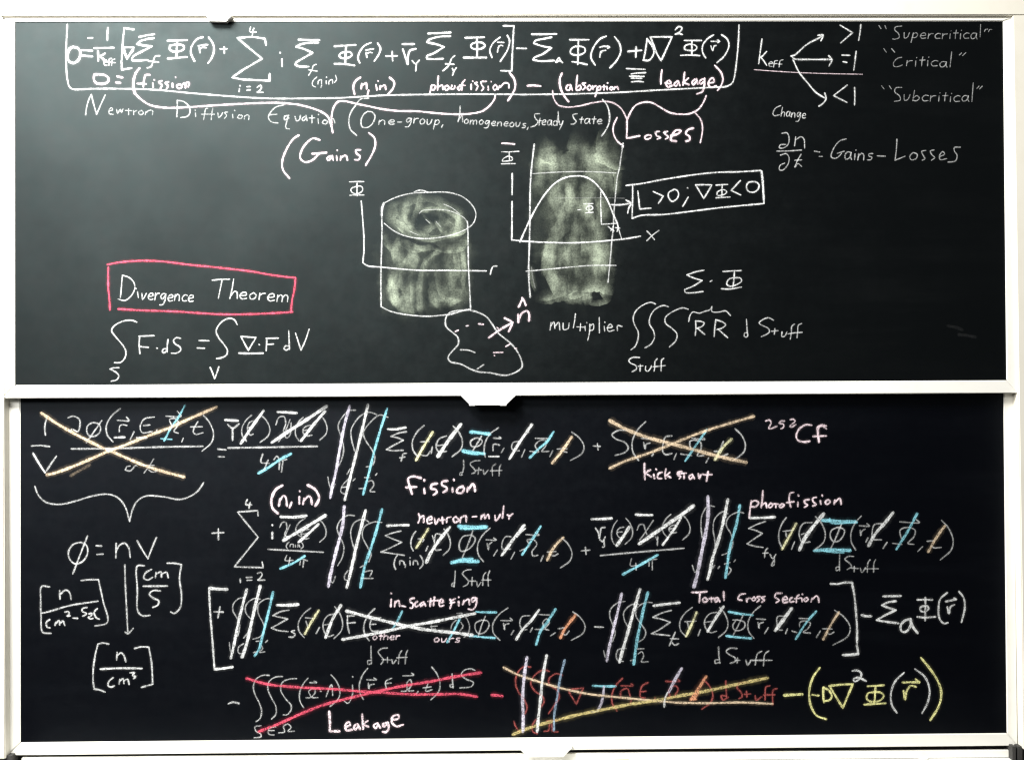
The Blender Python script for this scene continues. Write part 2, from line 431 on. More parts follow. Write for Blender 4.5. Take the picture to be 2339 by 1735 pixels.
def write(text):
    parent, yb, ox, oy = UB, 0.0, 0, 0
    pen = ('w', 4, .8); cur = None; meta = None; k = 0
    def flush():
        if cur is not None and cur.v: cur.build(meta[0], meta[1], parent)
    for line in text.strip().splitlines():
        line = line.strip()
        if not line: continue
        c, rest = line[0], line[1:].strip()
        if c == 'B':
            flush(); cur = None
            parent, yb = (UB, 0.0) if rest == 'upper' else (LB, YL)
        elif c == '@': ox, oy = map(float, rest.split())
        elif c == '#':
            flush(); meta = rest.split('|'); cur = Marks()
        elif c == 'p':
            a, b, d = rest.split(); pen = (a, float(b), float(d))
        else:
            lift = {'chalk_shading': 0.0003, 'chalk_strike': 0.0016}.get(meta[0], 0.0007)
            def put(pts, smooth=True):
                nonlocal k
                k += 1
                cur.stroke([(ox + x / 4, oy + y / 4) for x, y in pts], pen[0], pen[1], pen[2], yb - lift - 0.000018 * (k % 44), smooth,
                           2.1 if parent is UB else 1.35, 0.77 if parent is UB else 1.0)
            if c in 'sl':
                for part in rest.split(';'):
                    nums = [float(t) for t in part.split()]
                    if len(nums) >= 4: put(list(zip(nums[::2], nums[1::2])), c == 's')
            elif c == 'g':
                for part in rest.split(';'):
                    t = part.split()
                    a0, b0, a1, b1 = map(float, t[1:])
                    for st in S[t[0]]: put([(a0 + (a1 - a0) * x, b0 + (b1 - b0) * y) for x, y in st])
            elif c == 't':
                t = rest.split(); w_ = t[0]; a0, b0, a1, b1, xh = map(float, t[1:])
                adv = sum(G[ch][0] for ch in w_) - .2; u = 0
                for ch in w_:
                    sc = (a1 - a0) / adv; jy = random.uniform(-.08, .08) * xh; js = random.uniform(.92, 1.08)
                    for st in G[ch][1]:
                        put([(a0 + (u + x * .95 + .12 * y * xh / sc * 1.0) * sc, b0 + (b1 - b0) * (u / adv) + jy - y * xh * js) for x, y in st])
                    u += G[ch][0]
    flush()

MARKS = r'''
B upper
@ 130 40
# chalk_outline|long box drawn round the diffusion equation
p w 5 .9
s 95 65 88 200 84 330 86 450 95 560 112 630 140 655 330 652 560 652 900 662 1200 690 1600 722 1900 740 2200 742 2600 735 3000 712 3400 705 3800 702 4240 705
@ 1150 40
s 150 706 600 700 1000 688 1500 660 1900 640 2040 630 2090 600 2110 545 2130 400 2145 240 2152 70
@ 130 40
# chalk_formula|opening of the equation, zero equals one over k eff
p w 8 1
s 150 270 120 285 98 345 110 400 150 418 195 392 215 330 195 285 150 270
p w 6 .95
s 225 300 325 305 ; 215 348 325 358 ; 340 282 430 280 522 278
s 466 95 462 150 460 210 ; 285 190 325 188
l 375 305 378 400
s 440 330 410 348 385 355 ; 388 352 420 378 440 405
p w 4 .8
s 430 410 455 405 450 390 435 400 430 425 445 440 462 436 ; 500 375 480 380 475 440 ; 462 410 495 408 ; 530 382 505 390 500 440 ; 490 412 535 415
# chalk_bracket|square bracket opening the gains
p w 5.5 .95
l 705 112 615 98 600 250 590 400 592 478 685 464
# chalk_symbol|small nabla-like nu before the first sigma
l 595 275 705 275 640 380 600 290 ; 
l 610 285 640 370 700 300
# chalk_symbol|sigma with bar and subscript f
p w 6 1
s 750 180 820 165 890 155
s 885 190 820 200 760 220 730 245 ; 730 245 800 258 868 265 ; 868 265 780 310 700 355 685 375 ; 685 375 690 392 740 395 830 390
p w 5 .8
s 940 352 900 355 880 400 860 450 825 462 ; 835 400 880 405 930 410
# chalk_symbol|capital phi after the first sigma
p w 6 1
s 1010 215 1100 212 1190 208 ; 1100 215 1095 290 1092 370 ; 1012 378 1100 370 1190 362
s 1035 255 1030 290 1060 312 1110 312 1155 295 1160 265 1130 250 1080 250 1035 260
# chalk_formula|bracketed vector r then plus
p w 6 .95
s 1335 180 1280 200 1230 270 1225 330 1258 402 ; 1385 182 1425 240 1435 300 1415 370 1382 418
p w 5 .9
s 1290 262 1340 252 1380 250 ; 1300 275 1308 325 ; 1305 290 1330 275 1365 278
s 1490 290 1555 288 ; 1528 270 1530 330
# chalk_symbol|large summation sign over i from two to four
p w 6 .95
l 1912 255 1900 195 ; 
s 1900 195 1780 180 1650 190
l 1650 190 1750 275 1875 378 1700 480 1600 550 1700 568 1820 574 1945 580 1943 515
p w 4.5 .85
s 1770 90 1762 130 1820 135 ; 1800 100 1790 130 1785 170
s 1668 650 1665 680 ; 1672 622 1674 628 ; 1735 635 1768 632 ; 1735 665 1768 662 ; 1830 640 1860 620 1870 640 1845 675 1828 685 1885 685
# chalk_symbol|small letter i after the summation
p w 5 .9
l 2055 380 2058 450 ; 
l 2038 320 2042 328
# chalk_word|pink zero equals
p k 7 1
s 340 525 338 570 360 600 420 608 465 590 470 555 440 530 390 522 340 522
s 550 540 600 550 ; 540 595 580 600
# chalk_word|pink round bracket before fission
p k 7.5 1
s 755 465 720 510 700 580 700 650 712 700
# chalk_word|pink word fission
p k 6 1
s 850 525 810 530 795 580 790 635 ; 735 605 815 608
p k 5.5 .95
s 875 600 880 640 ; 888 570 892 574 ; 960 580 930 590 960 620 945 650 ; 1020 590 990 600 1015 625 1000 655 ; 1055 600 1058 640 ; 1083 545 1086 550 ; 1125 610 1095 625 1110 650 1140 640 1130 612 ; 1140 640 1150 610 1170 600 1175 645 ; 1172 610 1195 592 1208 600 1200 635
# chalk_word|word Neutron
p w 4.5 .72
s 262 895 272 820 292 750 315 705 ; 315 705 335 790 362 885 ; 362 885 400 800 442 708
p w 4 .6
s 482 855 510 845 500 825 480 840 478 880 515 885 ; 545 840 555 875 580 840 590 870 605 835 ; 625 850 685 852 ; 655 835 655 890 ; 700 850 702 890 ; 702 865 730 850 ; 770 850 745 870 765 890 790 875 775 850 ; 808 890 812 860 ; 812 870 850 848 875 855 872 890
# chalk_word|word Diffusion
p w 4.5 .7
s 1100 760 1100 830 1095 910 ; 1098 758 1160 770 1210 820 1215 870 1190 905 1130 915
p w 4 .6
s 1265 870 1268 905 ; 1262 845 1266 852 ; 1340 935 1350 880 1360 835 1380 830 ; 1320 885 1440 885 ; 1410 935 1415 880 1425 830
s 1470 870 1480 915 1505 890 1515 870 ; 1560 865 1530 870 1550 895 1530 925 ; 1605 885 1608 920 ; 1622 848 1626 855 ; 1665 890 1650 915 1680 925 1695 900 1665 890 ; 1712 930 1715 900 ; 1715 905 1740 890 1755 900 1752 935
# chalk_word|word Equation
p w 4.5 .65
s 2075 800 2000 820 1950 870 1932 915 1960 955 2020 965 ; 1940 890 2010 885
@ 640 40
s 80 895 40 905 40 935 80 920 ; 75 895 60 950 52 1010 85 1020 
s 135 905 150 945 175 935 185 895 ; 225 905 200 925 210 945 240 920 ; 235 895 245 945 ; 265 920 315 918 ; 290 895 290 965 ; 345 925 350 970 ; 348 885 352 890 ; 405 935 385 960 410 975 435 955 405 935 ; 455 975 460 940 485 925 500 965
# chalk_brace|pink-white curly brace gathering the gain terms
@ 130 40
p k 6 .95
s 705 660 720 700 770 750 850 800 980 825 1200 820 1500 800 1800 785 2000 780 2200 795
@ 640 40
s 140 792 260 820 370 860 430 900 455 950 470 1000 480 1055 ; 468 1000 470 900 490 820 530 770 600 768 700 790 800 810 930 838 1080 855 1250 858 1420 875 1600 885 1740 880 1850 855 1920 800 1960 740 1965 712
# chalk_symbol|sigma with bar over subscript f
p w 6 1
s 165 205 260 208 360 208 ; 350 230 250 235 180 250 145 270 ; 145 270 220 290 295 325 ; 295 325 200 380 145 415 140 435 ; 140 435 180 450 260 450
p w 4 .8
s 330 430 305 440 290 480 260 530 ; 258 480 340 492
p w 4 .75
s 335 545 300 580 295 620 325 638 ; 345 610 350 580 375 570 378 610 ; 380 620 372 640 ; 420 580 422 608 ; 422 545 425 550 ; 445 612 448 580 475 570 480 605 ; 505 530 515 570 495 595
# chalk_symbol|capital phi of the second term
p w 6 1
s 495 265 600 258 690 252 ; 602 265 598 330 595 430 ; 495 425 590 428 680 440
s 600 318 560 325 540 350 560 372 620 370 655 345 640 318 600 315
# chalk_formula|bracketed r of the second term then plus
p w 5.5 .95
s 830 232 770 260 720 330 712 380 728 418 ; 890 235 915 280 905 330 860 400
p w 5 .85
s 780 300 855 288 ; 785 320 792 368 ; 790 335 815 320 842 325
p w 5.5 .9
s 965 355 1070 352 ; 1022 312 1028 398
# chalk_symbol|nu with bar and subscript gamma
p w 6 1
s 1115 245 1225 245 ; 1120 290 1140 350 1165 430 ; 1165 430 1170 350 1185 305 1240 288
p w 5 .9
s 1205 395 1235 425 1255 410 1272 390 ; 1245 420 1238 490
# chalk_symbol|sigma with bar of the photofission term
p w 6 1
s 1350 148 1450 145 1560 138 ; 1555 172 1450 178 1360 205 1340 228 ; 1340 228 1420 245 1498 270 ; 1498 270 1400 330 1340 355 1340 378 ; 1340 378 1400 382 1490 378
p w 5 .9
s 1595 350 1565 380 1540 440 1485 490 ; 1510 425 1590 430
s 1572 465 1585 490 1610 460 ; 1588 490 1575 530
# chalk_symbol|capital phi of the photofission term
p w 6 1
s 1690 188 1780 185 1865 182 ; 1798 190 1800 290 1798 368 ; 1675 368 1780 368 1885 368
s 1790 230 1750 245 1745 275 1780 290 1840 285 1870 260 1850 235 1790 228
# chalk_formula|bracketed r with closing square bracket
p w 5 .95
s 2010 182 1950 230 1915 300 1935 368 ; 2075 165 2095 210 2080 290 2010 405
p w 4.5 .85
s 1985 228 2045 230 ; 1985 320 1995 262 ; 1992 280 2015 255 2035 262
p w 5.5 .95
l 2038 78 2135 78 2125 250 2115 490 2015 488
# chalk_word|pink word n in within round brackets
p k 6.5 1
s 735 548 690 580 668 630 680 705 ; 1000 550 1040 590 1035 640 985 705
p k 5.5 .95
s 740 655 745 605 ; 745 625 785 600 790 655 ; 808 665 798 705 ; 875 615 885 665 ; 893 580 896 584 ; 910 660 915 625 ; 915 640 955 620 965 660
# chalk_word|pink word photofission with closing bracket
p k 5.5 .95
s 1385 625 1365 700 ; 1380 660 1385 620 1420 630 1400 665 1378 655 ; 1445 535 1440 600 1438 665 ; 1440 640 1480 620 1488 660 ; 1525 620 1500 640 1515 665 1545 645 1525 620 ; 1570 620 1560 655 1590 650 1595 625
s 1650 625 1620 645 1635 665 1660 640 ; 1690 570 1665 600 1660 665 ; 1640 620 1690 622 ; 1745 610 1745 660 ; 1758 582 1760 586 ; 1800 595 1780 600 1805 630 1790 665 ; 1885 585 1835 590 1845 625 1860 645 1840 670
s 1900 630 1902 665 ; 1925 585 1928 590 ; 1965 615 1945 640 1960 665 1985 640 1965 615 ; 1990 660 2005 625 ; 2010 640 2050 600 2085 605 2090 645
p k 6.5 1
s 2095 505 2140 570 2145 650 2120 700 2080 762
# chalk_formula|minus sigma with bar subscript a
@ 1150 40
p w 5.5 .95
s 120 283 212 285
p w 6 1
s 258 155 370 155 485 152 ; 440 182 350 200 290 215 278 238 ; 278 238 350 262 438 280 ; 438 280 360 335 280 370 272 388 ; 272 388 340 400 465 395
p w 5 .9
s 478 412 490 390 508 370 520 395 540 415 ; 480 412 505 400 525 398
# chalk_symbol|capital phi of the absorption term
p w 5.5 .95
s 605 205 700 205 780 205 ; 685 210 682 320 678 432 ; 625 405 690 415 765 432
s 660 262 620 290 612 325 640 342 700 342 745 315 740 280 700 265 660 268
# chalk_formula|round brackets around arrowed r then plus
p w 5.5 .95
s 940 172 880 200 815 290 800 370 838 438 ; 1015 178 1060 240 1070 320 1030 400 972 462
p w 5 .9
s 878 275 920 265 968 272 ; 945 262 970 272 950 285 ; 880 365 888 312 ; 885 330 905 308 935 302
p w 6 .95
s 1135 312 1262 302 ; 1212 270 1208 365
# chalk_symbol|letter D overlapping a nabla squared
p w 5.5 .95
l 1312 195 1300 290 1280 390
s 1312 195 1350 250 1375 310 1360 360 1330 392 1275 392
l 1340 180 1440 178 1540 180 1440 398 1400 330 1345 185
p w 5 .9
s 1570 115 1600 85 1630 95 1620 125 1570 155 ; 1570 155 1600 148 1635 158
# chalk_symbol|last capital phi of the equation
p w 5 .95
s 1652 212 1730 212 1810 212 ; 1722 215 1720 345 ; 1618 348 1710 345 1795 350
s 1700 245 1660 260 1655 290 1690 302 1750 300 1768 275 1750 255 1700 245
# chalk_formula|last bracketed arrowed r
p w 5 .95
s 1920 160 1860 200 1820 260 1820 320 1848 372 ; 1992 158 2045 200 2060 260 2020 350 1950 415
p w 4.5 .9
s 1895 220 1975 220 ; 1955 205 1975 220 1955 232 ; 1895 260 1912 305 1925 262 1945 258
# chalk_word|pink minus sign
p k 6.5 1
s 218 625 280 622 340 628
# chalk_word|pink word absorption with opening bracket
p k 7 1
s 535 510 515 560 520 640 550 710 595 770
p k 5.5 .95
s 610 615 580 625 575 660 600 665 615 620 ; 612 615 630 668 ; 675 530 668 600 665 665 ; 668 640 700 620 705 655 670 668 ; 750 600 720 605 750 635 725 662 ; 785 620 765 645 785 665 805 640 785 620 ; 815 625 820 660 ; 818 640 845 625 ; 860 635 850 680 838 725 ; 855 640 885 630 885 660 855 665 ; 900 635 935 632 ; 918 620 918 665 ; 945 630 948 662 ; 950 598 952 602 ; 985 635 968 650 985 665 1000 645 985 635 ; 1010 660 1015 635 ; 1015 645 1040 635 1050 660
# chalk_symbol|stack of five short horizontal dashes
p w 4.5 .9
s 1122 468 1200 472 1295 475 ; 1300 505 1220 510 1165 518 ; 1150 538 1200 538 1285 540 ; 1165 555 1265 558 ; 1168 590 1230 585 1280 590
# chalk_word|pink word leakage with closing bracket
p k 6 1
s 1448 480 1440 540 1438 610 ; 1475 600 1530 605 1515 575 1485 600 1500 635 1545 622 ; 1590 580 1560 610 1575 630 1600 590 ; 1598 580 1612 625 ; 1655 500 1648 560 1640 620 ; 1690 555 1650 595 1695 615 ; 1750 565 1725 590 1735 615 1765 580 ; 1762 560 1775 610 ; 1835 560 1795 580 1800 610 1838 580 ; 1838 555 1835 620 1815 680 1765 700 ; 1870 600 1925 590 1915 555 1880 575 1875 620 1900 640 1945 625
s 1930 440 1985 500 2005 570 1985 630 1955 668
# chalk_brace|curly brace gathering the loss terms
p k 5 .8
s 448 668 460 740 500 800 580 820 700 808 820 780 930 768 1010 785 1080 840 1128 930
p k 5.5 .95
s 1128 945 1150 890 1200 810 1270 778 1350 778 1430 820 1520 870 1620 885 1700 880 1780 840 1830 770 1852 715
# chalk_word|bracketed words One-group homogeneous Steady State
@ 640 40
p w 4.5 .7
s 810 738 730 750 700 790 650 860 628 930 640 1020 700 1080
s 800 858 760 890 738 950 750 1000 800 1005 850 960 865 900 840 865 800 860
p w 4 .65
t ne- 900 980 1105 980 44
t group, 1150 965 1490 990 48
s 1645 810 1640 880 1625 955
s 1625 945 1660 900 1668 955
t omogeneous, 1680 970 2270 1010 40
@ 1150 40
s 332 880 285 885 290 920 315 950 295 985 250 1002
t teady 310 985 545 990 44
s 500 860 505 960
s 675 880 635 890 645 925 665 950 640 975 615 975
t tate 690 970 900 970 44
p w 5 .75
s 905 750 945 800 968 880 965 960 935 1030 895 1085
# chalk_word|pink word Losses in round brackets
p k 5 .95
s 1038 915 1005 990 1005 1060 1040 1130 1095 1175
p k 6 1
l 1128 950 1128 1040 1125 1105 1245 1082
p k 5.5 .95
s 1320 1075 1290 1090 1300 1112 1345 1100 1350 1080 1320 1072 ; 1425 1042 1390 1050 1400 1080 1435 1098 1405 1112 ; 1500 1042 1465 1052 1490 1075 1505 1095 1480 1112
p k 7 1
s 1530 1080 1590 1065 1620 1035 1580 1030 1540 1075 1530 1120 1580 1132 ; 1735 1012 1690 1025 1665 1060 1700 1090 1700 1120 1665 1132
p k 5 .9
s 1750 870 1800 930 1818 1000 1812 1080 1798 1145
# chalk_word|pink word Gains in round brackets
@ 640 40
p k 6 1
s 172 1075 120 1110 60 1200 20 1310 25 1390 85 1470 ; 810 1055 860 1100 868 1170 840 1250 780 1352
s 362 1120 300 1105 230 1160 190 1230 185 1290 230 1322 300 1300 350 1250 370 1240 ; 290 1245 350 1242 425 1235
p k 5.5 1
s 460 1265 430 1285 435 1305 465 1290 475 1262 ; 475 1262 485 1305 ; 515 1265 520 1308 ; 520 1212 523 1217 ; 550 1305 555 1268 ; 555 1280 600 1262 615 1305 ; 735 1210 690 1215 700 1245 730 1270 715 1300 680 1300
@ 1700 40
# chalk_word|letter k with subscript eff
p w 4.5 .9
l 162 198 145 320 132 425 ; 
s 205 312 165 355 150 365 ; 150 365 180 400 205 440
p w 3.5 .75
s 225 425 260 418 245 405 225 425 230 445 255 450 ; 305 395 280 400 268 455 ; 262 425 300 422 ; 355 388 330 395 318 455 ; 310 428 345 428
# chalk_line|pale pink underline beneath k eff
p k 3 .8
s 90 478 250 490 500 505 800 515 1080 520
# chalk_arrow|arrow rising to the right
p w 5 .92
s 425 355 460 345 570 250 720 170 ; 672 165 722 162 700 215
# chalk_arrow|level arrow
s 440 365 460 380 600 385 800 385 ; 770 350 800 385 775 445
# chalk_arrow|arrow curving down to the right
s 445 385 500 500 580 600 660 690 745 742 ; 735 690 748 742 715 790 680 812
# chalk_symbol|greater than one
p w 4.5 .88
l 875 72 990 140 880 235 ; 
l 1065 65 1058 140 1045 212
# chalk_symbol|equals one
l 892 345 965 348 ; 
l 902 405 938 412 
l 1022 310 1012 400 1000 485
# chalk_symbol|less than one
l 942 618 815 715 940 778
l 1008 640 1010 720 1008 800
# chalk_word|word Supercritical in quotation marks
p w 3.2 .6
l 1230 75 1250 105 ; 
l 1285 75 1298 105
s 1440 80 1380 90 1375 115 1410 150 1415 185 1375 200 1355 198
t upercritica 1455 188 2125 198 52
l 2160 65 2155 180
s 2195 130 2205 110 2225 108 ; 2232 132 2242 112 2262 112
# chalk_word|word Critical in quotation marks
p w 3.2 .6
l 1275 285 1298 320 ; 
l 1345 285 1375 320
s 1440 365 1400 375 1362 420 1370 448 1405 450 1445 435
t ritica 1480 440 1850 455 52
l 1895 315 1880 455
s 1965 345 1985 325 ; 1995 350 2025 322
# chalk_word|word Subcritical in quotation marks
p w 3.2 .62
l 1255 625 1278 655 ; 
l 1325 625 1345 655
s 1440 640 1385 645 1375 680 1420 720 1425 755 1370 768
t ubcritica 1455 762 2050 770 54
l 2092 598 2080 770
s 2125 650 2145 628 ; 2150 655 2175 628
# chalk_word|small word Change
p w 3.6 .75
s 335 805 285 830 262 880 275 898 320 890
t hange 335 905 560 925 46
# chalk_formula|partial n over partial t equals
p w 3.8 .72
s 340 1060 390 1055 410 1100 400 1160 360 1192 320 1190 330 1165 380 1160
s 460 1175 470 1090 ; 468 1120 520 1090 545 1110 552 1195
l 295 1222 410 1220 525 1212
s 330 1258 385 1245 410 1285 395 1350 350 1395 322 1392 325 1355 370 1330
s 520 1250 490 1300 460 1368 ; 460 1305 525 1302 ; 465 1368 490 1335 525 1362
s 640 1222 690 1230 ; 685 1270 715 1270
# chalk_word|thin words Gains minus Losses
p w 3.8 .68
s 932 1110 870 1130 810 1210 795 1275 830 1288 880 1255 890 1240 ; 850 1242 915 1222
t ains 915 1300 1170 1305 64
s 1215 1265 1290 1268
s 1395 1112 1390 1200 1378 1305 ; 1378 1305 1470 1268
s 1540 1235 1512 1270 1525 1300 1570 1290 1580 1250 1545 1235 ; 1660 1215 1620 1225 1635 1260 1650 1290 1625 1305 ; 1735 1210 1700 1222 1715 1255 1740 1280 1710 1305 ; 1790 1270 1830 1250 1815 1225 1785 1260 1790 1298 1850 1290 ; 1975 1185 1920 1190 1920 1220 1945 1260 1930 1310 1860 1322
@ 760 380
# chalk_symbol|thin capital phi over the left graph axis
p w 4 .8
s 152 142 220 140 285 140 ; 155 265 220 262 285 262 ; 222 150 222 272
s 215 185 180 195 165 215 185 245 235 248 270 225 272 195 250 180 212 185
# chalk_axes|axes of the left graph with an r at the end
p w 4.5 .88
l 260 315 268 400 285 640 285 780 275 880
s 275 880 320 908 440 920 600 935 800 950 1000 950 1200 952 1405 955
p w 5 .9
s 1440 985 1450 945 1465 915 1500 910
# chalk_shading|pale green shading smeared inside the cylinder
p G 150 0.20
s 520 700 515 900 510 1240
s 640 740 640 950 640 1290 ; 790 760 790 1000 780 1300 ; 940 740 940 1000 930 1290 ; 1090 760 1100 1000 1100 1250 ; 1170 700 1185 900 1185 1230
p G 34 0.56
s 590 680 570 800 580 900 540 1010 530 1110
s 480 620 500 690 560 760 600 830
s 660 700 650 820 640 960 620 1080
p G 60 0.87
s 575 1060 545 1120 560 1200 610 1270
s 690 1080 710 1150 705 1230
s 640 1240 700 1280 740 1275
p G 30 0.59
s 960 790 880 870 850 930 830 1050 820 1200 820 1320
p G 60 0.59
s 940 960 950 1060 970 1180 1000 1240
s 1120 950 1130 1080 1120 1200 1080 1240
s 1180 1100 1190 1200
p G 40 0.63
s 700 780 740 840 720 920
s 930 1250 1040 1240 1160 1210
s 640 700 740 750 860 740 ; 960 690 1060 740 1180 720 1200 660
p G 22 0.84
s 660 690 740 730 820 750 895 742
s 930 750 1010 770 1080 775 1150 770 1200 740
s 990 1230 1000 1180 ; 540 1180 560 1250 ; 1090 1245 1160 1215
p G 26 .8
s 470 620 490 700 545 760 570 860 ; 800 1300 790 1150 805 1000 840 880 920 800 975 780
s 740 760 700 840 660 900 ; 1120 800 1140 900 1130 1000 ; 530 1010 525 1110 560 1220
s 720 1080 735 1160 725 1240 ; 960 980 975 1090 1000 1180 ; 1190 800 1200 950 1190 1100
# chalk_shading|swirl of pale chalk filling the cylinder top
p G 110 .26
s 580 430 660 560 820 610 1000 590 1120 530 1080 440 940 390 780 350 620 410
p G 44 .72
s 1190 520 1150 590 1060 640 940 670 800 650 670 590 570 540 515 470 550 390 640 330 740 295 860 290 960 310 1050 360 1140 420 1200 480
p G 38 .72
s 660 380 640 450 665 530 730 590 820 620
s 780 330 840 390 900 370 1000 370 1090 400 1160 450 1180 540
p G 30 .85
s 800 260 790 340 760 420 740 480
s 840 640 850 590 910 540 970 520 1010 560 1060 610 1140 600
s 690 350 670 430 700 500 750 540
p G 50 .6
s 1040 470 1090 500 1130 530
p G 16 1.0
s 600 560 680 620 790 655 900 668 1010 650 1120 610
s 820 430 860 480 900 520 ; 940 500 970 540 1010 590 1080 620 1160 610 1210 580
s 800 420 870 390 980 390 1080 420 1170 470
p w 3 .6
s 700 590 740 610 780 625 ; 850 485 890 520 ; 945 505 985 550 ; 1015 345 1090 380 1160 435
s 790 430 820 405 900 395 990 395 1080 410 1150 440 1210 480 1235 530
# chalk_cylinder|outline of a chalk drawn cylinder
p w 4 .72
s 480 330 560 290 700 250 880 238 1050 238 1180 275 1270 350 1308 430 1290 510 1240 560 1140 610 1000 645 840 660 680 640 560 590 470 520
s 880 238 800 218 740 235
p w 7 .85
s 468 335 452 380 448 450
p w 4.5 .8
s 448 440 450 600 445 800 440 1000 442 1280
s 442 1280 520 1320 680 1355 880 1368 1040 1355
s 1230 500 1235 600 1240 900 1250 1100 1260 1300
# chalk_outline|lumpy closed blob below the cylinder
@ 980 590
p w 5 .75
s 380 470 280 475 190 495 155 540 155 620 220 680 262 720 268 780 210 850 175 900 190 940 290 965 380 1010 450 1035 560 1045 660 1065 720 1065 800 1035 850 990 840 920 800 840 750 780 690 730 630 680 570 590 520 530 440 490 380 475
s 380 462 300 480 200 510 160 520
p w 5 .7
s 440 1010 500 970
p k 5 .9
s 240 668 268 655 ; 340 618 360 613 ; 452 598 498 602 ; 620 630 632 640 ; 700 805 745 780 ; 780 820 800 822 ; 588 860 675 858 ; 595 885 600 888
p w 4.5 .8
s 285 835 360 838 420 860
# chalk_arrow|pink arrow pointing out of the blob
p k 7 .95
s 545 725 650 650 765 585 ; 690 545 730 565 762 585 745 630 728 668
# chalk_symbol|pink letter n under a hat
p k 7 .95
s 818 445 858 375 885 430 ; 850 360 860 380
s 815 510 815 585 ; 818 560 850 500 895 480 915 510 912 572
# chalk_word|word multiplier
p w 4 .78
s 1105 655 1115 585 ; 1112 620 1140 580 1150 640 ; 1150 620 1185 585 1195 655 ; 1225 590 1230 650 1270 640 1280 590
s 1338 505 1330 570 1318 635 ; 1350 625 1415 628 ; 1385 595 1380 662 ; 1425 620 1428 660 ; 1440 585 1442 590
s 1470 600 1465 680 1450 748 ; 1468 620 1500 600 1500 650 1465 660 ; 1555 540 1556 680 ; 1600 620 1605 665 ; 1605 580 1608 586 ; 1625 635 1675 625 1655 600 1630 635 1640 665 1690 655 ; 1722 660 1722 615 1765 622
@ 1380 590
# chalk_integral|triple integral sign over Stuff
p w 4.2 .8
s 470 418 430 402 370 418 290 480 265 550 280 610 310 670 310 730 285 800 245 835
s 588 442 540 430 460 470 418 540 415 600 450 660 460 720 430 780 372 818
s 768 465 720 452 620 490 560 540 560 590 620 640 665 690 655 750 595 810
p w 4.2 .85
s 325 905 260 905 225 930 240 955 290 980 295 1010 255 1035 ; 310 985 355 980 ; 330 970 328 1030 ; 380 985 378 1020 400 1030 430 990 432 980 ; 485 915 465 940 462 1000 455 1030 ; 545 912 525 930 522 980 520 1030 ; 445 990 560 978
# chalk_brace|small curly brace above two letters R
p w 4 .8
s 772 578 785 520 810 490 870 500 930 480 965 470 985 440 ; 985 440 985 485 1050 490 1110 480 1155 522
# chalk_word|two capital letters R
p w 4.5 .88
s 835 570 838 640 832 705 ; 835 572 880 575 915 590 895 620 845 640 ; 855 640 890 670 920 695
s 1020 560 1010 640 1005 715 ; 1020 560 1080 580 1110 605 1080 635 1030 650 ; 1040 645 1090 690 1130 725
# chalk_word|words d Stuff
p w 4 .78
s 1300 555 1305 640 1312 710 ; 1310 680 1285 680 1280 710 1300 720 1315 695
s 1548 565 1500 542 1440 565 1415 590 1440 610 1500 640 1510 670 1480 695 1435 715
s 1530 665 1590 660 ; 1560 640 1555 695 ; 1625 670 1625 715 1650 710 1670 670 ; 1740 600 1715 620 1710 680 1700 740 ; 1805 595 1775 610 1768 670 1762 725 ; 1680 690 1740 680 1810 675
# chalk_formula|sigma dot capital phi
p w 4.5 .85
s 912 108 830 125 755 152 ; 755 152 820 180 895 202 ; 895 202 820 250 735 285 ; 735 285 740 310 800 315 905 302
s 968 212 985 202 
s 1085 120 1170 115 1255 112 ; 1190 125 1185 200 1175 265 ; 1070 278 1150 280 1255 262
s 1190 175 1140 190 1120 235 1150 255 1210 240 1255 205 1245 180 1190 178
@ 1140 300
# chalk_shading|pale chalk smears filling the slab drawing
p G 150 0.20
s 420 200 410 500 400 900 420 1200 ; 560 300 560 700 540 1300
p G 160 0.24
s 720 110 700 500 700 900 680 1400 ; 860 200 860 600 860 1000 850 1330 ; 960 140 960 400 940 900 920 1330
p G 130 0.59
s 400 150 420 250 410 360
s 460 220 490 290 450 350
s 720 110 740 200 680 320
s 990 80 1010 180 1030 300
p G 90 0.53
s 840 200 860 320 850 440 ; 980 340 970 460 1000 560
s 380 400 370 520 350 620 ; 500 500 520 620 560 760 600 900
s 660 460 660 680 620 800 560 940 490 1060
s 780 460 800 640 740 800 700 920
s 920 600 960 700 960 840 940 960
p G 80 0.84
s 480 1020 445 1130 440 1230 480 1330 530 1430
s 690 960 670 1060 670 1150 690 1260 690 1380 680 1480
p G 30 0.87
s 790 920 790 1000 785 1110 ; 655 1060 645 1160 640 1290
s 430 1120 415 1220 440 1320 500 1430 530 1480
p G 110 0.59
s 830 1040 870 1160 830 1280 820 1380
s 940 1020 960 1150 950 1280 960 1380
p G 60 0.50
s 580 1060 590 1180 560 1320 570 1460 ; 400 1515 500 1495 590 1470
s 640 1400 660 1500 740 1480
p G 56 1.3
s 785 1425 850 1408 920 1412 985 1432
p G 40 .7
s 795 1450 800 1500 806 1540 ; 975 1450 985 1485 990 1505
p G 24 .45
s 830 1560 880 1568 950 1556 990 1540
p G 30 1.0
s 900 240 980 280 1070 320 1120 330
p G 30 0.56
s 1080 360 1090 460 1080 560 ; 300 1250 310 1340 330 1430 ; 820 640 830 560 850 500
p G 34 .75
s 640 520 670 620 650 740 ; 690 720 650 830 560 960 ; 740 620 760 740 720 860 680 960 665 1060
s 455 1000 440 1110 415 1200 430 1300 ; 490 1120 470 1220 520 1380 ; 590 420 560 520
s 800 640 820 760 840 880 ; 1000 420 960 520 ; 700 1100 720 1200 740 1300 ; 900 1060 890 1200 ; 960 1100 965 1280
p G 22 .8
s 395 1530 470 1515 590 1478 ; 640 1500 700 1500 750 1480
# chalk_line|left upright edge of the slab drawing
p w 5.5 .8
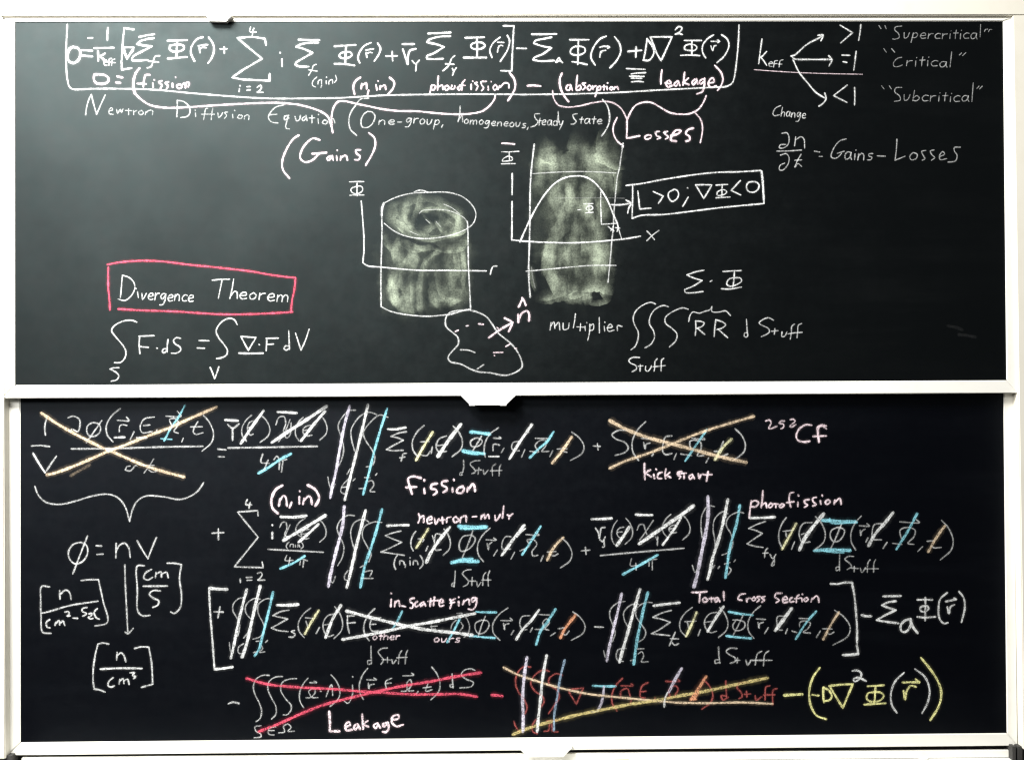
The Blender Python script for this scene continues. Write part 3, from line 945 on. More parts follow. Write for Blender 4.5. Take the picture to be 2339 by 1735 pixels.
s 322 118 300 300 286 480 282 700 280 900 275 1100 270 1240 275 1400 285 1515
p w 4 .4
s 295 1240 310 1350 330 1430
# chalk_line|right upright edge of the slab drawing
p w 6 .9
s 1132 110 1128 150
p w 4.5 .72
s 1128 140 1115 230 1100 330 1080 420 1065 560 1048 760 1042 900 1030 1000 1018 1150 1005 1280 995 1380
# chalk_line|upper cross line of the slab drawing
p w 4 .65
s 305 388 500 375 740 368 900 372 1068 382
# chalk_line|lower cross line of the slab drawing
p w 4 .75
s 245 1278 420 1262 650 1240 850 1225 1070 1225
# chalk_line|faint horizontal line behind the curve
p w 2.8 .35
s 510 608 700 610 930 608 1150 612
# chalk_curve|domed flux curve
p w 5.2 .95
s 190 1012 230 920 285 800 350 680 430 560 510 475 600 425 700 408 790 418 870 465 935 540 990 630 1040 750 1080 840
p w 4 .8
s 1080 840 1100 920 1120 985
# chalk_axes|axes under the domed curve with an x
p w 5 .92
s 120 385 120 480 118 580 ; 118 640 118 800 115 992 ; 115 992 250 1005 450 1015 700 1018 950 1002 1150 982 1292 958
p w 4.2 .8
s 1350 910 1380 940 1420 990 ; 1460 905 1400 950 1350 1000
# chalk_symbol|capital phi with a bar beside the curve axis
p k 6 .95
s 25 110 80 112 142 118
p w 3.8 .8
s 22 188 100 188 182 183 ; 92 195 95 270 ; 20 298 85 296 150 296 ; 70 232 40 250 28 272 70 272 120 262 118 240 80 228 60 238
# chalk_outline|small right angled step under the curve
p w 4 .85
l 930 545 928 640 935 850 1085 840
s 995 870 1050 910 ; 1045 865 1020 910 ; 1080 845 1088 875 1078 915 ; 1060 880 1105 885
# chalk_symbol|small minus capital phi
p w 4 .85
s 718 718 748 715 ; 772 665 815 662 858 660 ; 820 665 822 738 ; 792 745 860 740 ; 815 680 795 705 820 722 855 705 850 685 815 682
# chalk_arrow|arrow from the curve to the box
p w 5 .9
s 1022 670 1100 672 1205 658 ; 1158 628 1205 658 1185 700 1175 748
# chalk_outline|slanting box round the leakage inequality
p w 4.8 .95
s 1158 495 1300 478 1500 440 1800 395 2000 375 2200 370 2390 358
p w 4.8 .95
s 1220 495 1220 600 1215 795
s 1215 795 1300 768 1500 760 1800 725 2000 700 2200 680 2420 660
@ 1700 40
s 160 1402 172 1500 180 1660
@ 1140 300
s 2395 360 2408 500 2420 660
# chalk_formula|L greater than zero, nabla phi less than zero
p w 4.8 .92
l 1268 545 1285 710 1388 702
l 1408 550 1500 592 1455 660
s 1600 532 1550 560 1548 600 1580 640 1625 615 1640 570 1620 535 1590 532
s 1720 515 1724 520 ; 1728 600 1700 650 1678 685
l 1795 490 1870 488 1945 490 1870 615 1798 492
p w 4.2 .88
s 1980 492 2090 485 ; 2038 495 2035 600 ; 1980 608 2110 600 ; 2030 535 1995 555 1995 585 2050 580 2080 555 2060 535 2025 535
p w 5 .92
l 2205 450 2120 540 2208 582
@ 1700 40
s 75 1500 35 1510 20 1550 40 1590 90 1595 125 1570 135 1530 110 1505 70 1500
@ 200 580
# chalk_outline|pink box round the theorem title
p r 6 .95
s 178 98 300 75 500 62 700 70 900 95 1200 125 1500 160 1700 195 1900 218
s 190 120 188 220 190 320 200 420 205 512
s 1900 218 1890 320 1868 430 1858 532
s 278 502 500 515 800 525 1100 545 1300 552 1600 545 1875 530
# chalk_word|word Divergence
p w 4.2 .82
s 318 195 310 290 300 400 ; 318 195 380 215 425 265 430 320 400 380 340 425 280 412
s 456 345 464 398 ; 440 312 444 320
t vergence 490 412 965 440 62
# chalk_word|word Theorem
p w 4.2 .85
s 1138 240 1220 232 1300 230 ; 1230 235 1212 320 1195 405
s 1335 228 1320 320 1300 410 ; 1310 380 1345 340 1365 350 1368 405
t eorem 1388 408 1840 440 62
# chalk_formula|surface integral of F dot dS
p w 4.6 .85
s 450 622 400 605 320 615 240 660 220 700 260 760 320 830 350 890 340 950 300 990 245 992
s 470 750 540 748 610 745 ; 475 750 472 830 478 912 ; 470 845 558 852
s 630 858 640 862 ; 735 780 728 840 728 895 ; 728 870 700 865 682 885 695 902 725 885
s 852 770 810 765 785 790 800 820 845 850 850 880 810 905 765 905
s 288 1038 235 1040 205 1050 ; 205 1050 260 1080 285 1110 270 1145 215 1162
# chalk_symbol|equals sign between the two integrals
s 1018 790 1110 792 ; 1000 858 1070 860
# chalk_formula|volume integral of nabla dot F dV
p w 4.8 .87
s 1368 645 1340 600 1290 588 1220 625 1175 700 1195 760 1250 830 1278 880 1270 920 1230 945 1178 955
s 1120 1035 1140 1080 1160 1138 ; 1160 1138 1180 1090 1200 1028
p w 4.8 .9
l 1400 752 1470 758 1540 762 1468 880 1402 755
s 1565 825 1572 830
p w 6 .98
s 1382 905 1480 908 1605 905
p w 4.4 .85
s 1628 770 1745 768 ; 1638 770 1635 830 1632 885 ; 1635 825 1700 822
s 1838 700 1842 790 1845 870 ; 1842 845 1810 838 1795 865 1815 878 1842 862
s 1900 722 1925 800 1950 878 ; 1950 878 1990 790 2025 685
B lower
@ 60 900
# chalk_formula|crossed out one over v times partial phi over partial t
p w 4 .55
s 188 210 170 290 175 375 ; 45 472 130 468 215 478
s 380 215 430 200 485 230 490 290 470 340 420 320 390 335
s 600 260 560 290 555 350 590 385 650 370 680 320 660 270 610 258 ; 690 240 620 340 550 440
g LP 725 130 860 435
p w 3.5 .6
s 830 238 940 240 915 208 ; 850 345 855 290 880 278 920 285 ; 985 340 950 415
s 1170 208 1080 225 1040 300 1060 350 1150 340 ; 1070 285 1130 280 ; 1195 325 1185 360
s 1275 200 1415 200 1380 155 ; 1300 330 1330 300 1310 230 1370 225 1390 270 1350 340 1390 355
g TT 1500 250 1615 365
s 1435 400 1420 435
g RP 1605 190 1710 520
p w 4.5 .6
s 412 498 800 495 1200 482 1615 475
s 60 535 110 620 170 715 ; 180 705 230 630 275 565
p w 5 .85
s 62 540 115 630 172 715
p w 5 .8
s 805 395 900 392 ; 1010 398 1100 398
p b 4 .7
s 1230 405 1330 412
p w 3.5 .45
s 900 690 950 700 1000 650 1015 655 ; 905 690 920 660 950 655
s 1165 590 1120 660 1075 720 ; 1090 650 1170 650 ; 1120 690 1150 710 1200 700
# chalk_strike|peach slash falling to the right over the first term
p o 7 .95
s 135 170 300 280 500 390 700 490 800 530 900 575 1080 650 1250 705 1445 755
# chalk_strike|peach slash rising to the right over the first term
s 185 735 240 725 450 650 750 520 900 465 1100 385 1320 300 1500 220 1740 115
p o 7 .22
s 405 745 480 700 580 645
# chalk_strike|blue slash over omega in the first term
p b 5 .85
s 1450 100 1390 210 1320 310 1260 425
# chalk_brace|curly brace under the crossed out term
p w 4 .62
s 78 840 110 920 180 985 300 1005 450 975 600 930 740 912 830 940 900 1020 945 1160
s 945 1160 965 1070 1010 980 1090 930 1250 935 1400 960 1500 930 1570 880 1622 805
# chalk_formula|phi equals n v
p w 4.2 .68
s 500 1350 430 1370 385 1440 400 1510 450 1548 520 1520 560 1450 550 1380 500 1352 ; 560 1292 490 1470 425 1640
s 638 1382 690 1385 ; 645 1462 702 1458
s 822 1360 818 1495 ; 820 1440 850 1380 900 1360 935 1400 950 1490
s 1012 1335 1060 1420 1112 1500 ; 1112 1500 1150 1400 1190 1305
# chalk_symbol|equals sign after the crossed out term
p w 4 .6
s 1748 500 1825 508 ; 1755 570 1810 572
@ 500 900
# chalk_formula|nu and chi over four pi
p w 5.5 .98
s 55 235 175 242
p w 4.5 .65
s 80 275 125 310 185 270 ; 125 310 125 420
p w 3.5 .5
g LP 205 190 300 430 ; EP 260 240 320 372 ; RP 375 190 465 440
s 240 380 245 420
p w 6 .98
s 535 162 620 165 712 172
p w 3.5 .5
s 520 280 550 210 595 205 610 270 590 340 620 400 650 370 660 260 ; 650 230 600 350 545 435
g LP 695 210 770 425 ; EP 765 280 860 380 ; RP 920 190 988 420
p w 4.5 .65
s 82 490 400 485 900 475
p w 4 .55
s 400 545 385 620 460 630 ; 450 600 415 690 ; 500 600 530 565 560 600 620 595 ; 555 610 550 685 ; 585 610 572 710
# chalk_strike|white slashes over the nu and chi brackets
p w 7 .97
s 408 150 300 300 200 450
p w 8 .97
s 985 108 850 200 650 330 485 440
p w 7 .97
s 970 155 880 260 750 425
# chalk_strike|blue slash over four pi
p b 6.5 .95
s 660 542 560 595 450 670 360 722
# chalk_integral|triple integral of the fission term
p w 3.5 .5
s 1250 145 1190 150 1120 220 1090 290 1120 400 1140 500 1120 600 1090 660
s 1445 185 1370 165 1290 200 1210 320 1210 400 1240 520 ; 1200 680 1170 730
s 1545 210 1470 190 1380 260 1320 350 1340 420 1400 510 1425 580 1400 650 1345 662
s 995 755 1010 830 1030 870 1060 820 ; 1190 770 1130 830 1115 890 1160 915 ; 1120 850 1180 845 ; 1225 790 1245 770
s 1330 760 1380 762 ; 1350 800 1400 790 1415 830 1380 885 1425 890 ; 1280 862 1330 858 ; 1430 740 1445 722
# chalk_strike|lavender slash down the first integral of the fission term
p v 7 .92
s 1195 108 1150 270 1110 470 1070 700 1035 850 1018 945
# chalk_strike|white slash down the second integral of the fission term
p w 7 .92
s 1362 95 1310 320 1240 600 1190 800 1150 965
# chalk_strike|blue slash down the third integral of the fission term
p b 6 .88
s 1538 130 1480 310 1420 520 1360 760 1318 915
@ 860 900
# chalk_formula|sigma f of the fission term
p w 5.5 .97
s 103 318 170 320 268 303
p w 4 .58
s 275 342 200 355 130 385 ; 130 385 200 400 245 420 ; 245 420 150 470 90 505 ; 90 505 150 515 245 510
s 275 538 245 545 225 610 ; 212 580 260 572
g LP 322 285 435 572
s 400 435 480 432 ; 420 480 400 545 460 560 490 520 ; 500 540 510 480
s 640 380 570 410 545 480 570 525 640 520 ; 555 470 625 460
g RP 690 290 785 570
# chalk_strike|pale yellow slash over r in the fission term
p y 6 .9
s 515 342 430 480 360 605
# chalk_strike|thick white slash over E in the fission term
p w 9 .98
s 770 275 660 420 560 568
# chalk_symbol|phi turned capital with blue bars in the fission term
p w 4 .58
s 900 400 860 430 865 470 900 480 950 460 965 425 930 400 895 402 ; 960 380 920 450 880 515
p b 8.5 .9
s 858 345 940 352 1035 362 ; 785 515 880 532 985 542
p b 5 .9
s 870 338 1030 372 ; 790 525 900 548 980 535
# chalk_formula|bracketed r E omega t of the fission term then plus
p w 3.8 .55
s 1115 305 1040 360 990 450 985 540 995 575
s 1068 400 1140 402 1120 388 ; 1065 518 1068 460 1090 455 1125 465
p w 4 .7
s 1025 568 1120 568
p w 3.6 .5
s 1165 490 1140 535 ; 1310 430 1250 440 1235 490 1260 515 1305 515 ; 1355 505 1325 575
s 1450 402 1585 405 ; 1400 520 1480 525 1450 470 1500 420 1555 430 1540 480 1510 520 1575 520 ; 1610 515 1582 570
s 1650 500 1740 495 ; 1700 520 1740 530
g RP 1770 345 1895 605
p w 3.8 .62
s 1980 472 2045 475 ; 2018 450 2025 508
# chalk_strike|white slash over E beside omega in the fission term
p w 7 .94
s 1420 275 1320 420 1215 590
p w 4 .8
s 1390 345 1350 380 1300 440
# chalk_strike|blue slash over omega in the fission term
p b 6 .88
s 1618 342 1560 430 1480 500 1400 580
# chalk_strike|peach slash over t in the fission term
p o 7 .9
s 1785 388 1700 510 1605 630
# chalk_word|faint words d Stuff below the fission phi
p w 3.4 .42
s 795 600 795 680 775 740 ; 790 710 765 715 762 738 785 735
s 945 605 890 610 855 635 890 680 905 710 870 725 ; 900 695 960 690 ; 935 670 928 730 ; 975 690 985 730 1020 690 ; 1090 635 1060 660 1060 745 ; 1138 640 1125 665 1120 745 ; 1040 700 1145 695
# chalk_word|pink word fission below the first sum
p k 6 .98
s 408 765 330 750 290 770 300 830 325 910 ; 270 850 365 845
s 435 860 440 905 ; 436 780 438 792 ; 555 815 505 825 500 860 540 870 550 895 520 920 ; 650 790 600 800 600 830 640 850 640 875 610 895 ; 692 855 695 890 ; 705 778 708 786
s 790 840 745 860 735 895 780 900 800 860 785 840 ; 828 890 835 850 ; 840 870 880 820 895 840 900 885
# chalk_word|pink word neutron-mult
p k 4.6 .92
s 385 1090 395 1130 380 1175 ; 395 1130 430 1110 430 1170 ; 470 1150 505 1140 500 1115 465 1140 470 1180 510 1170 ; 530 1130 540 1185 570 1135 ; 580 1150 625 1145 ; 600 1120 605 1180 ; 640 1170 645 1130 680 1120 ; 725 1115 700 1140 715 1170 750 1150 725 1115 ; 765 1170 770 1130 815 1110 820 1165
s 875 1118 915 1115 ; 955 1140 960 1105 ; 960 1120 985 1095 990 1135 1020 1095 1030 1135 ; 1082 1105 1090 1155 1120 1120 1130 1095 ; 1162 1020 1155 1085 1150 1130 ; 1195 1100 1215 1110 1245 1090 ; 1215 1110 1210 1140
@ 500 900
# chalk_word|pink n in within brackets over chi
p k 6.5 .97
s 580 832 520 870 480 960 490 1040 540 1088 ; 810 828 880 870 915 940 905 980 880 1020
p k 5.2 .95
s 548 1020 558 955 ; 558 970 590 925 610 940 622 1020 ; 665 985 645 1035 ; 735 935 735 1000 ; 738 882 740 888 ; 768 1005 778 950 ; 778 970 820 930 840 945 850 1005
# chalk_symbol|plus sign before the second sum
@ 60 900
p w 4.2 .68
s 1695 1268 1805 1262 ; 1755 1228 1755 1328
# chalk_symbol|thin summation sign from two to four
p w 4 .66
s 2020 960 2005 1005 2060 1010 ; 2045 985 2035 1040
l 2118 1110 2115 1062 1930 1075 2118 1305 1900 1575 2165 1582 2155 1530
@ 60 1270
p w 3.8 .6
s 1955 205 1957 238 ; 2010 192 2062 190 ; 2015 218 2062 216 ; 2112 155 2145 145 2155 165 2130 205 2112 215 2180 215
@ 500 900
# chalk_formula|i chi over four pi of the second term
p w 5 .9
s 488 1260 488 1318 ; 487 1192 489 1198
p w 7 .98
s 565 1118 680 1122 800 1108
p w 3.5 .5
s 555 1215 580 1170 610 1170 620 1230 600 1280 640 1310 ; 650 1190 610 1280 585 1330
g LP 700 1130 790 1300 ; EP 750 1230 830 1320 ; RP 920 1150 980 1350
g LP 615 1350 640 1410 ; RP 750 1350 770 1410
s 650 1390 655 1370 680 1370 680 1395 ; 700 1375 700 1395 ; 720 1395 725 1370 740 1395
p w 4 .6
s 448 1415 640 1425 955 1442
p w 3.5 .5
s 620 1470 605 1515 680 1515 ; 650 1490 640 1550 ; 720 1510 760 1505 810 1520 ; 745 1520 738 1560 ; 775 1520 768 1580
# chalk_strike|white slashes over chi and E of the second term
p w 8 .98
s 975 1105 800 1210 590 1335
p w 6.5 .95
s 910 1185 820 1270 728 1350
# chalk_strike|blue slash over the second four pi
p b 6 .93
s 785 1475 680 1540 560 1592
# chalk_integral|triple integral of the second term
p w 3.5 .5
s 1240 1108 1180 1105 1110 1150 1080 1220 1100 1290 1140 1380 1130 1480 1085 1565
s 1370 1165 1320 1140 1240 1170 1205 1250 1215 1340 1250 1470 1230 1550
s 1488 1170 1420 1165 1330 1210 1310 1290 1350 1380 1390 1460 1370 1530
@ 500 1180
s 1005 520 1015 560 1040 600 1065 540 ; 1180 490 1150 530 1150 570 1190 580 ; 1290 460 1330 440 ; 1330 500 1400 490 1380 540 ; 1300 560 1410 560
# chalk_strike|lavender slash down the first integral of the second term
@ 500 900
p v 8 .92
s 1145 1025 1130 1200 1080 1400 1030 1600 1000 1755
# chalk_strike|white slash down the second integral of the second term
p w 7.5 .94
s 1340 1060 1290 1250 1240 1450 1200 1640 1168 1765
# chalk_strike|blue slash down the third integral of the second term
p b 7 .85
s 1490 1050 1440 1240 1390 1400 1335 1560 1292 1765
# chalk_formula|sigma n in of the second term
p w 6 .98
s 1535 1200 1640 1195 1735 1194
@ 860 900
p w 3.8 .58
s 225 1248 150 1265 80 1290 ; 80 1290 150 1320 230 1350 ; 230 1350 130 1400 40 1440 ; 40 1440 120 1450 255 1470
g LP 160 1470 190 1598 ; RP 395 1470 425 1590
s 212 1555 215 1520 245 1525 255 1555 ; 265 1555 262 1580 ; 305 1520 308 1560 ; 306 1490 308 1495 ; 335 1555 340 1520 370 1525 380 1555
g LP 312 1250 360 1430
s 380 1320 435 1325 420 1345 ; 400 1350 405 1320 ; 470 1385 450 1430
s 600 1285 545 1275 530 1340 540 1420 590 1418 ; 510 1290 530 1350
g RP 610 1230 675 1470
# chalk_strike|pale yellow slash over r of the second term
p y 5.5 .85
s 475 1225 415 1320 360 1405
# chalk_strike|white slash over E of the second term
p w 8 .95
s 670 1212 560 1350 500 1440 455 1535
# chalk_symbol|phi with thick blue bars in the second term
p w 4 .5
s 850 1285 790 1300 755 1370 770 1430 830 1420 890 1360 900 1310 860 1282 ; 882 1240 840 1360 780 1500
p b 9 .93
s 750 1205 860 1212 1005 1210 ; 685 1535 780 1522 930 1525
p b 6 .85
s 765 1225 860 1228 1000 1220 ; 685 1545 760 1510 880 1500
# chalk_formula|bracketed r E omega t of the second term then plus
p w 3.6 .52
g LP 918 1220 1040 1530 ; RP 1680 1310 1785 1585
s 1000 1328 1095 1330 1070 1312 ; 1010 1360 1022 1420 1030 1370 1055 1350 ; 1105 1420 1070 1475
s 1230 1300 1180 1300 1150 1350 1150 1410 1225 1412 ; 1262 1440 1228 1505
s 1365 1280 1485 1285 1450 1260 ; 1310 1430 1400 1380 1375 1330 1440 1330 1465 1370 1420 1440 1430 1475 1475 1468 ; 1525 1470 1500 1525
s 1560 1440 1640 1435 ; 1590 1460 1620 1475 1660 1455
p w 3.8 .58
s 1870 1430 1950 1422 ; 1908 1395 1915 1462
# chalk_strike|white slash over the later E of the second term
p w 7.5 .95
s 1350 1195 1260 1310 1145 1470
p w 4 .85
s 1360 1225 1320 1260 1280 1305
# chalk_strike|blue slash over omega of the second term
p b 6 .9
s 1500 1205 1420 1330 1330 1465
# chalk_strike|peach slash over t of the second term
p o 6.5 .85
s 1708 1308 1660 1350 1600 1430 1560 1515
@ 1330 900
# chalk_formula|crossed out source term S
p w 4 .55
s 415 330 330 330 272 370 310 410 390 440 420 490 390 530 300 558
g LP 450 250 580 605 ; RP 1385 315 1490 600
s 540 400 640 410 ; 560 440 575 500 580 460 620 445 ; 650 540 635 565
s 820 380 760 390 740 450 735 520 760 550 820 540 ; 860 540 838 595
s 1000 400 1120 412 1100 395 ; 900 545 1000 560 ; 990 500 985 430 1040 420 1080 440 1085 500 1050 560 1110 560
s 1155 580 1130 625 ; 1205 520 1270 522 ; 1290 430 1260 500 1215 600 ; 1240 580 1330 545
# chalk_strike|tan slash falling over the source term
p o 8.5 .82
s 250 240 400 320 600 395 830 455 1000 500 1200 555 1350 590 1498 622
# chalk_strike|tan slash rising over the source term
p o 6.5 .82
s 248 678 380 615 600 540 830 450 1000 380 1200 310 1400 250 1570 200
# chalk_strike|blue slash over omega in the source term
p b 5.5 .75
s 1140 320 1050 450 940 610
# chalk_strike|yellow slash over t in the source term
p y 7 .8
s 1365 408 1290 480 1210 600
# chalk_word|pink word kickstart
p k 4.8 .92
s 568 630 568 700 572 780 ; 625 690 585 710 575 730 ; 585 725 632 755
s 652 730 660 770 ; 672 682 678 690 ; 730 712 695 725 690 765 725 768 ; 765 680 755 730 762 770 ; 800 712 770 740 ; 775 745 810 760
s 910 705 870 715 875 740 900 750 885 772 ; 880 725 950 720 ; 930 725 930 770 ; 1005 730 975 750 985 775 1010 755 ; 1005 730 1025 770 ; 1060 725 1070 770 1085 735 1110 730 ; 1110 735 1185 732 ; 1150 705 1135 795
# chalk_word|pink isotope symbol 252 Cf
p k 4.2 .75
s 1675 245 1710 235 1725 260 1705 310 1720 315 1780 290 ; 1710 300 1705 315
s 1848 245 1815 245 1800 265 1840 275 1835 305 1815 315 ; 1900 232 1930 228 1945 245 1920 270 1895 295 1915 298 1952 275
p k 5 .9
s 2095 282 2040 280 1980 320 1955 380 1970 420 2030 435 2080 428
s 2230 290 2190 280 2150 300 2150 340 2165 435 ; 2108 385 2230 380
@ 1380 590
s 2030 1555 1990 1530 1960 1545 1955 1600 1960 1680
@ 1330 900
# chalk_formula|nu gamma and chi gamma over four pi
p w 6 .98
s 85 1140 180 1138 270 1132 ; 488 1098 560 1102 640 1103
p w 4 .65
s 120 1220 145 1260 155 1315 165 1260 175 1220 210 1215 ; 160 1325 185 1345 210 1300 ; 195 1330 200 1390 185 1395
p w 3.5 .5
g LP 265 1150 320 1370 ; EP 315 1210 385 1310 ; RP 390 1130 460 1370
s 500 1240 525 1190 560 1190 575 1240 590 1280 ; 650 1150 590 1240 525 1330 ; 670 1300 690 1345 ; 690 1300 685 1380
g LP 730 1095 810 1300 ; EP 790 1190 870 1265 ; RP 915 1105 985 1330
p w 4.2 .62
s 165 1472 400 1450 930 1405
p w 3.4 .5
s 450 1500 440 1565 500 1560 ; 490 1540 492 1605 ; 570 1530 620 1510 680 1505 ; 610 1530 610 1570 ; 640 1520 640 1605
# chalk_strike|white slashes over nu gamma and chi gamma
p w 8 .98
s 430 1210 380 1290 315 1380
p w 9 .98
s 1015 1018 920 1090 760 1200 520 1365
p w 6 .95
s 905 1120 840 1230 735 1375
# chalk_strike|blue slash over the third four pi
p b 6.5 .92
s 690 1465 560 1540 370 1645
# chalk_integral|triple integral of the photofission term
p w 3.5 .5
s 1210 1025 1150 1020 1095 1100 1085 1200 1095 1310 ; 1330 1090 1290 1070 1215 1130 1195 1220 1210 1330 1215 1400
s 1475 1085 1430 1075 1340 1120 1315 1190 1360 1280 1375 1370 1340 1440 1275 1468
s 1005 1560 1030 1625 1060 1580 ; 1210 1560 1180 1600 ; 1240 1590 1255 1570 ; 1300 1550 1350 1535 ; 1340 1580 1360 1600 1330 1650 ; 1385 1530 1400 1510
# chalk_strike|lavender slash down the first integral of the photofission term
p v 9 .85
s 1148 935 1150 1100 1130 1250 1100 1400 1070 1550 1050 1650 1020 1760
# chalk_strike|white slash down the second integral of the photofission term
p w 8 .95
s 1330 960 1290 1160 1250 1310 1190 1500 1165 1620 1145 1690
# chalk_strike|blue slash down the third integral of the photofission term
p b 7 .85
s 1440 1010 1410 1180 1370 1320 1340 1450 1325 1560 1308 1675
@ 1670 1070
# chalk_word|pink word photofission on the lower board
p k 4.8 .92
s 185 290 175 350 165 450 ; 180 350 185 310 220 290 250 310 225 345 180 345 ; 290 200 285 280 275 355 ; 285 330 315 310 325 355
s 360 315 340 340 355 355 380 330 360 312 ; 380 320 430 322 ; 410 325 408 355 ; 465 320 440 340 455 355 485 330 465 318 ; 570 215 540 225 530 290 545 350 ; 505 310 575 300 ; 610 305 610 345 ; 612 240 618 248 ; 715 280 670 290 675 315 700 330 670 352 ; 780 260 745 270 750 300 775 325 745 340 ; 815 290 820 325 ; 830 240 835 250 ; 885 280 860 305 875 325 905 300 885 280 ; 940 325 950 285 ; 955 300 990 270 1000 285 1005 325
# chalk_formula|sigma f gamma of the photofission term
p w 6.5 .98
s 170 448 280 448 400 440
p w 3.8 .58
s 315 480 230 510 160 545 ; 160 545 230 565 285 590 ; 285 590 210 640 145 685 ; 145 685 210 705 292 718
s 335 725 315 745 305 810 ; 290 770 340 768 ; 355 780 380 820 410 780 ; 395 800 390 880 370 885 390 830
g LP 432 445 505 725
s 475 570 570 560 ; 500 580 505 620 ; 580 665 552 735
s 740 490 660 500 625 560 625 620 650 670 720 668 ; 640 600 670 590
g RP 760 435 860 745
# chalk_strike|pale yellow slash over r of the photofission term
p y 6 .85
s 595 498 530 620 465 735
# chalk_strike|white slash over E of the photofission term
p w 9 .97
s 845 412 740 540 670 640 625 740
# chalk_symbol|phi with blue bars above d Stuff
p w 4 .6
s 970 535 920 560 905 610 930 660 980 660 1025 610 1035 560 1000 538 970 535 ; 1010 500 970 600 910 730
p b 8 .9
s 830 470 930 475 1020 480 1145 485 ; 760 748 850 740 950 740 1090 745
p b 5 .8
s 900 455 910 490 1150 488 ; 830 745 950 762 1030 765
# chalk_formula|bracketed r E omega t of the photofission term
p w 3.6 .52
g LP 1090 430 1190 742 ; RP 1910 470 2028 832
s 1170 520 1265 522 1240 500 ; 1180 560 1185 610 1195 570 1225 550 ; 1250 630 1230 670
s 1380 500 1310 510 1290 570 1295 640 1375 648 ; 1425 670 1388 728
s 1540 485 1720 490 1690 462 ; 1475 680 1560 690 ; 1555 640 1545 560 1610 535 1680 560 1670 620 1615 680 1670 690 ; 1750 710 1705 755
s 1790 662 1860 655 ; 1830 700 1850 720 1920 718
# chalk_strike|white slash over the later E of the photofission term
p w 8 .9
s 1480 400 1400 500 1320 590 1255 705
# chalk_strike|blue slash over omega of the photofission term
p b 6.5 .78
s 1700 408 1620 560 1510 735
# chalk_strike|peach slash over t of the photofission term
p o 6.5 .78
s 1955 520 1880 620 1800 760
# chalk_word|faint words d Stuff below the blue barred phi
p w 3.5 .5
s 992 780 990 850 990 930 ; 988 895 960 900 962 930 990 915
s 1120 800 1070 800 1040 825 1080 860 1100 890 1060 920 ; 1095 905 1160 910 ; 1125 890 1125 940 ; 1180 905 1195 945 1230 900 ; 1270 830 1250 860 1245 945 ; 1320 830 1305 860 1302 945 ; 1225 912 1345 912
# chalk_word|pink words Total cross section
@ 1330 1280
p k 5 .9
s 1000 288 1065 288 1140 280 ; 1075 290 1070 380 ; 1120 335 1100 355 1115 378 1145 360 1122 335 ; 1160 345 1205 340 ; 1180 335 1180 375 ; 1235 335 1210 350 1220 375 1245 350 ; 1240 338 1258 375 ; 1292 280 1295 360
@ 1670 1070
p k 4.6 .85
s 130 1140 80 1150 65 1190 100 1200 ; 140 1185 145 1215 ; 145 1195 165 1180 185 1185 ; 210 1170 190 1190 205 1205 225 1185 208 1170 ; 265 1165 235 1170 260 1195 235 1215 ; 310 1165 275 1175 305 1195 280 1218
s 465 1135 410 1140 400 1170 440 1200 410 1222 ; 470 1195 515 1190 500 1165 470 1190 480 1220 520 1215 ; 560 1175 535 1190 540 1215 575 1210 ; 620 1150 600 1170 595 1220 ; 580 1185 640 1180 ; 645 1180 650 1212 ; 650 1142 653 1148 ; 690 1175 665 1195 680 1212 705 1190 690 1175 ; 730 1215 740 1180 ; 745 1190 780 1160 795 1175 802 1218
# chalk_bracket|closing square bracket of the collision terms
p w 5.5 .85
s 908 1050 980 1050 1040 1038 1110 1040
s 1105 1045 1125 1150 1140 1300 1150 1450 1150 1600
# chalk_formula|minus sigma a phi of vector r on the lower board
p w 5.5 .93
s 1190 1335 1230 1345 1282 1345
s 1388 1165 1470 1162 1552 1160 ; 1508 1208 1430 1220 1378 1245 ; 1378 1245 1440 1270 1505 1290 ; 1505 1290 1400 1340 1330 1382 ; 1330 1382 1430 1398 1530 1410
p w 6 .93
s 1640 1370 1580 1390 1548 1440 1560 1485 1600 1485 1640 1430 1640 1370 ; 1640 1372 1660 1440 1705 1500
p w 5 .85
s 1700 1195 1770 1195 1840 1195 ; 1775 1175 1775 1280 1772 1385 ; 1700 1352 1780 1358 1868 1350
s 1775 1250 1730 1265 1735 1300 1780 1300 1805 1275 1795 1255 1770 1250
s 1975 1130 1910 1190 1895 1280 1905 1370 1945 1412 1980 1405 ; 2080 1118 2125 1180 2135 1270 2105 1400
s 1960 1212 2055 1192 ; 2035 1180 2058 1192 ; 1975 1260 1990 1320 2005 1260 2040 1240
@ 60 1270
# chalk_formula|bracketed unit n over centimetre squared second
p w 4 .66
s 215 278 140 275 132 400 135 550 150 690 228 702 ; 500 220 580 212 660 212 ; 660 212 700 400 740 602 625 635
p w 4.3 .75
s 305 310 308 390 ; 312 345 350 310 375 310 400 340 410 392 ; 138 518 200 505 400 448 655 408
s 215 575 185 600 190 645 218 652 ; 262 630 270 600 ; 272 610 300 585 305 625 ; 308 610 335 590 352 630 ; 352 508 385 505 390 530 370 545 402 542 ; 425 562 470 565
s 555 465 515 475 510 500 550 520 530 540 515 545 ; 570 525 600 520 590 545 565 555 585 570 610 565 ; 650 475 620 510 640 560 668 572
# chalk_arrow|long arrow pointing down between the units
p w 4 .62
s 900 75 905 250 915 450 928 695 ; 902 690 928 705 978 655
# chalk_formula|bracketed unit centimetre over second
p w 4.2 .7
s 1080 85 1015 88 1015 300 1020 500 1060 540 1130 538 ; 1285 62 1350 62 1418 75 ; 1418 75 1400 200 1418 350 1405 470 1350 520 1318 505
s 1145 118 1090 150 1075 200 1110 215 1155 190 ; 1180 195 1185 145 ; 1190 160 1230 140 1235 190 ; 1240 160 1280 145 1298 195
p w 4.6 .78
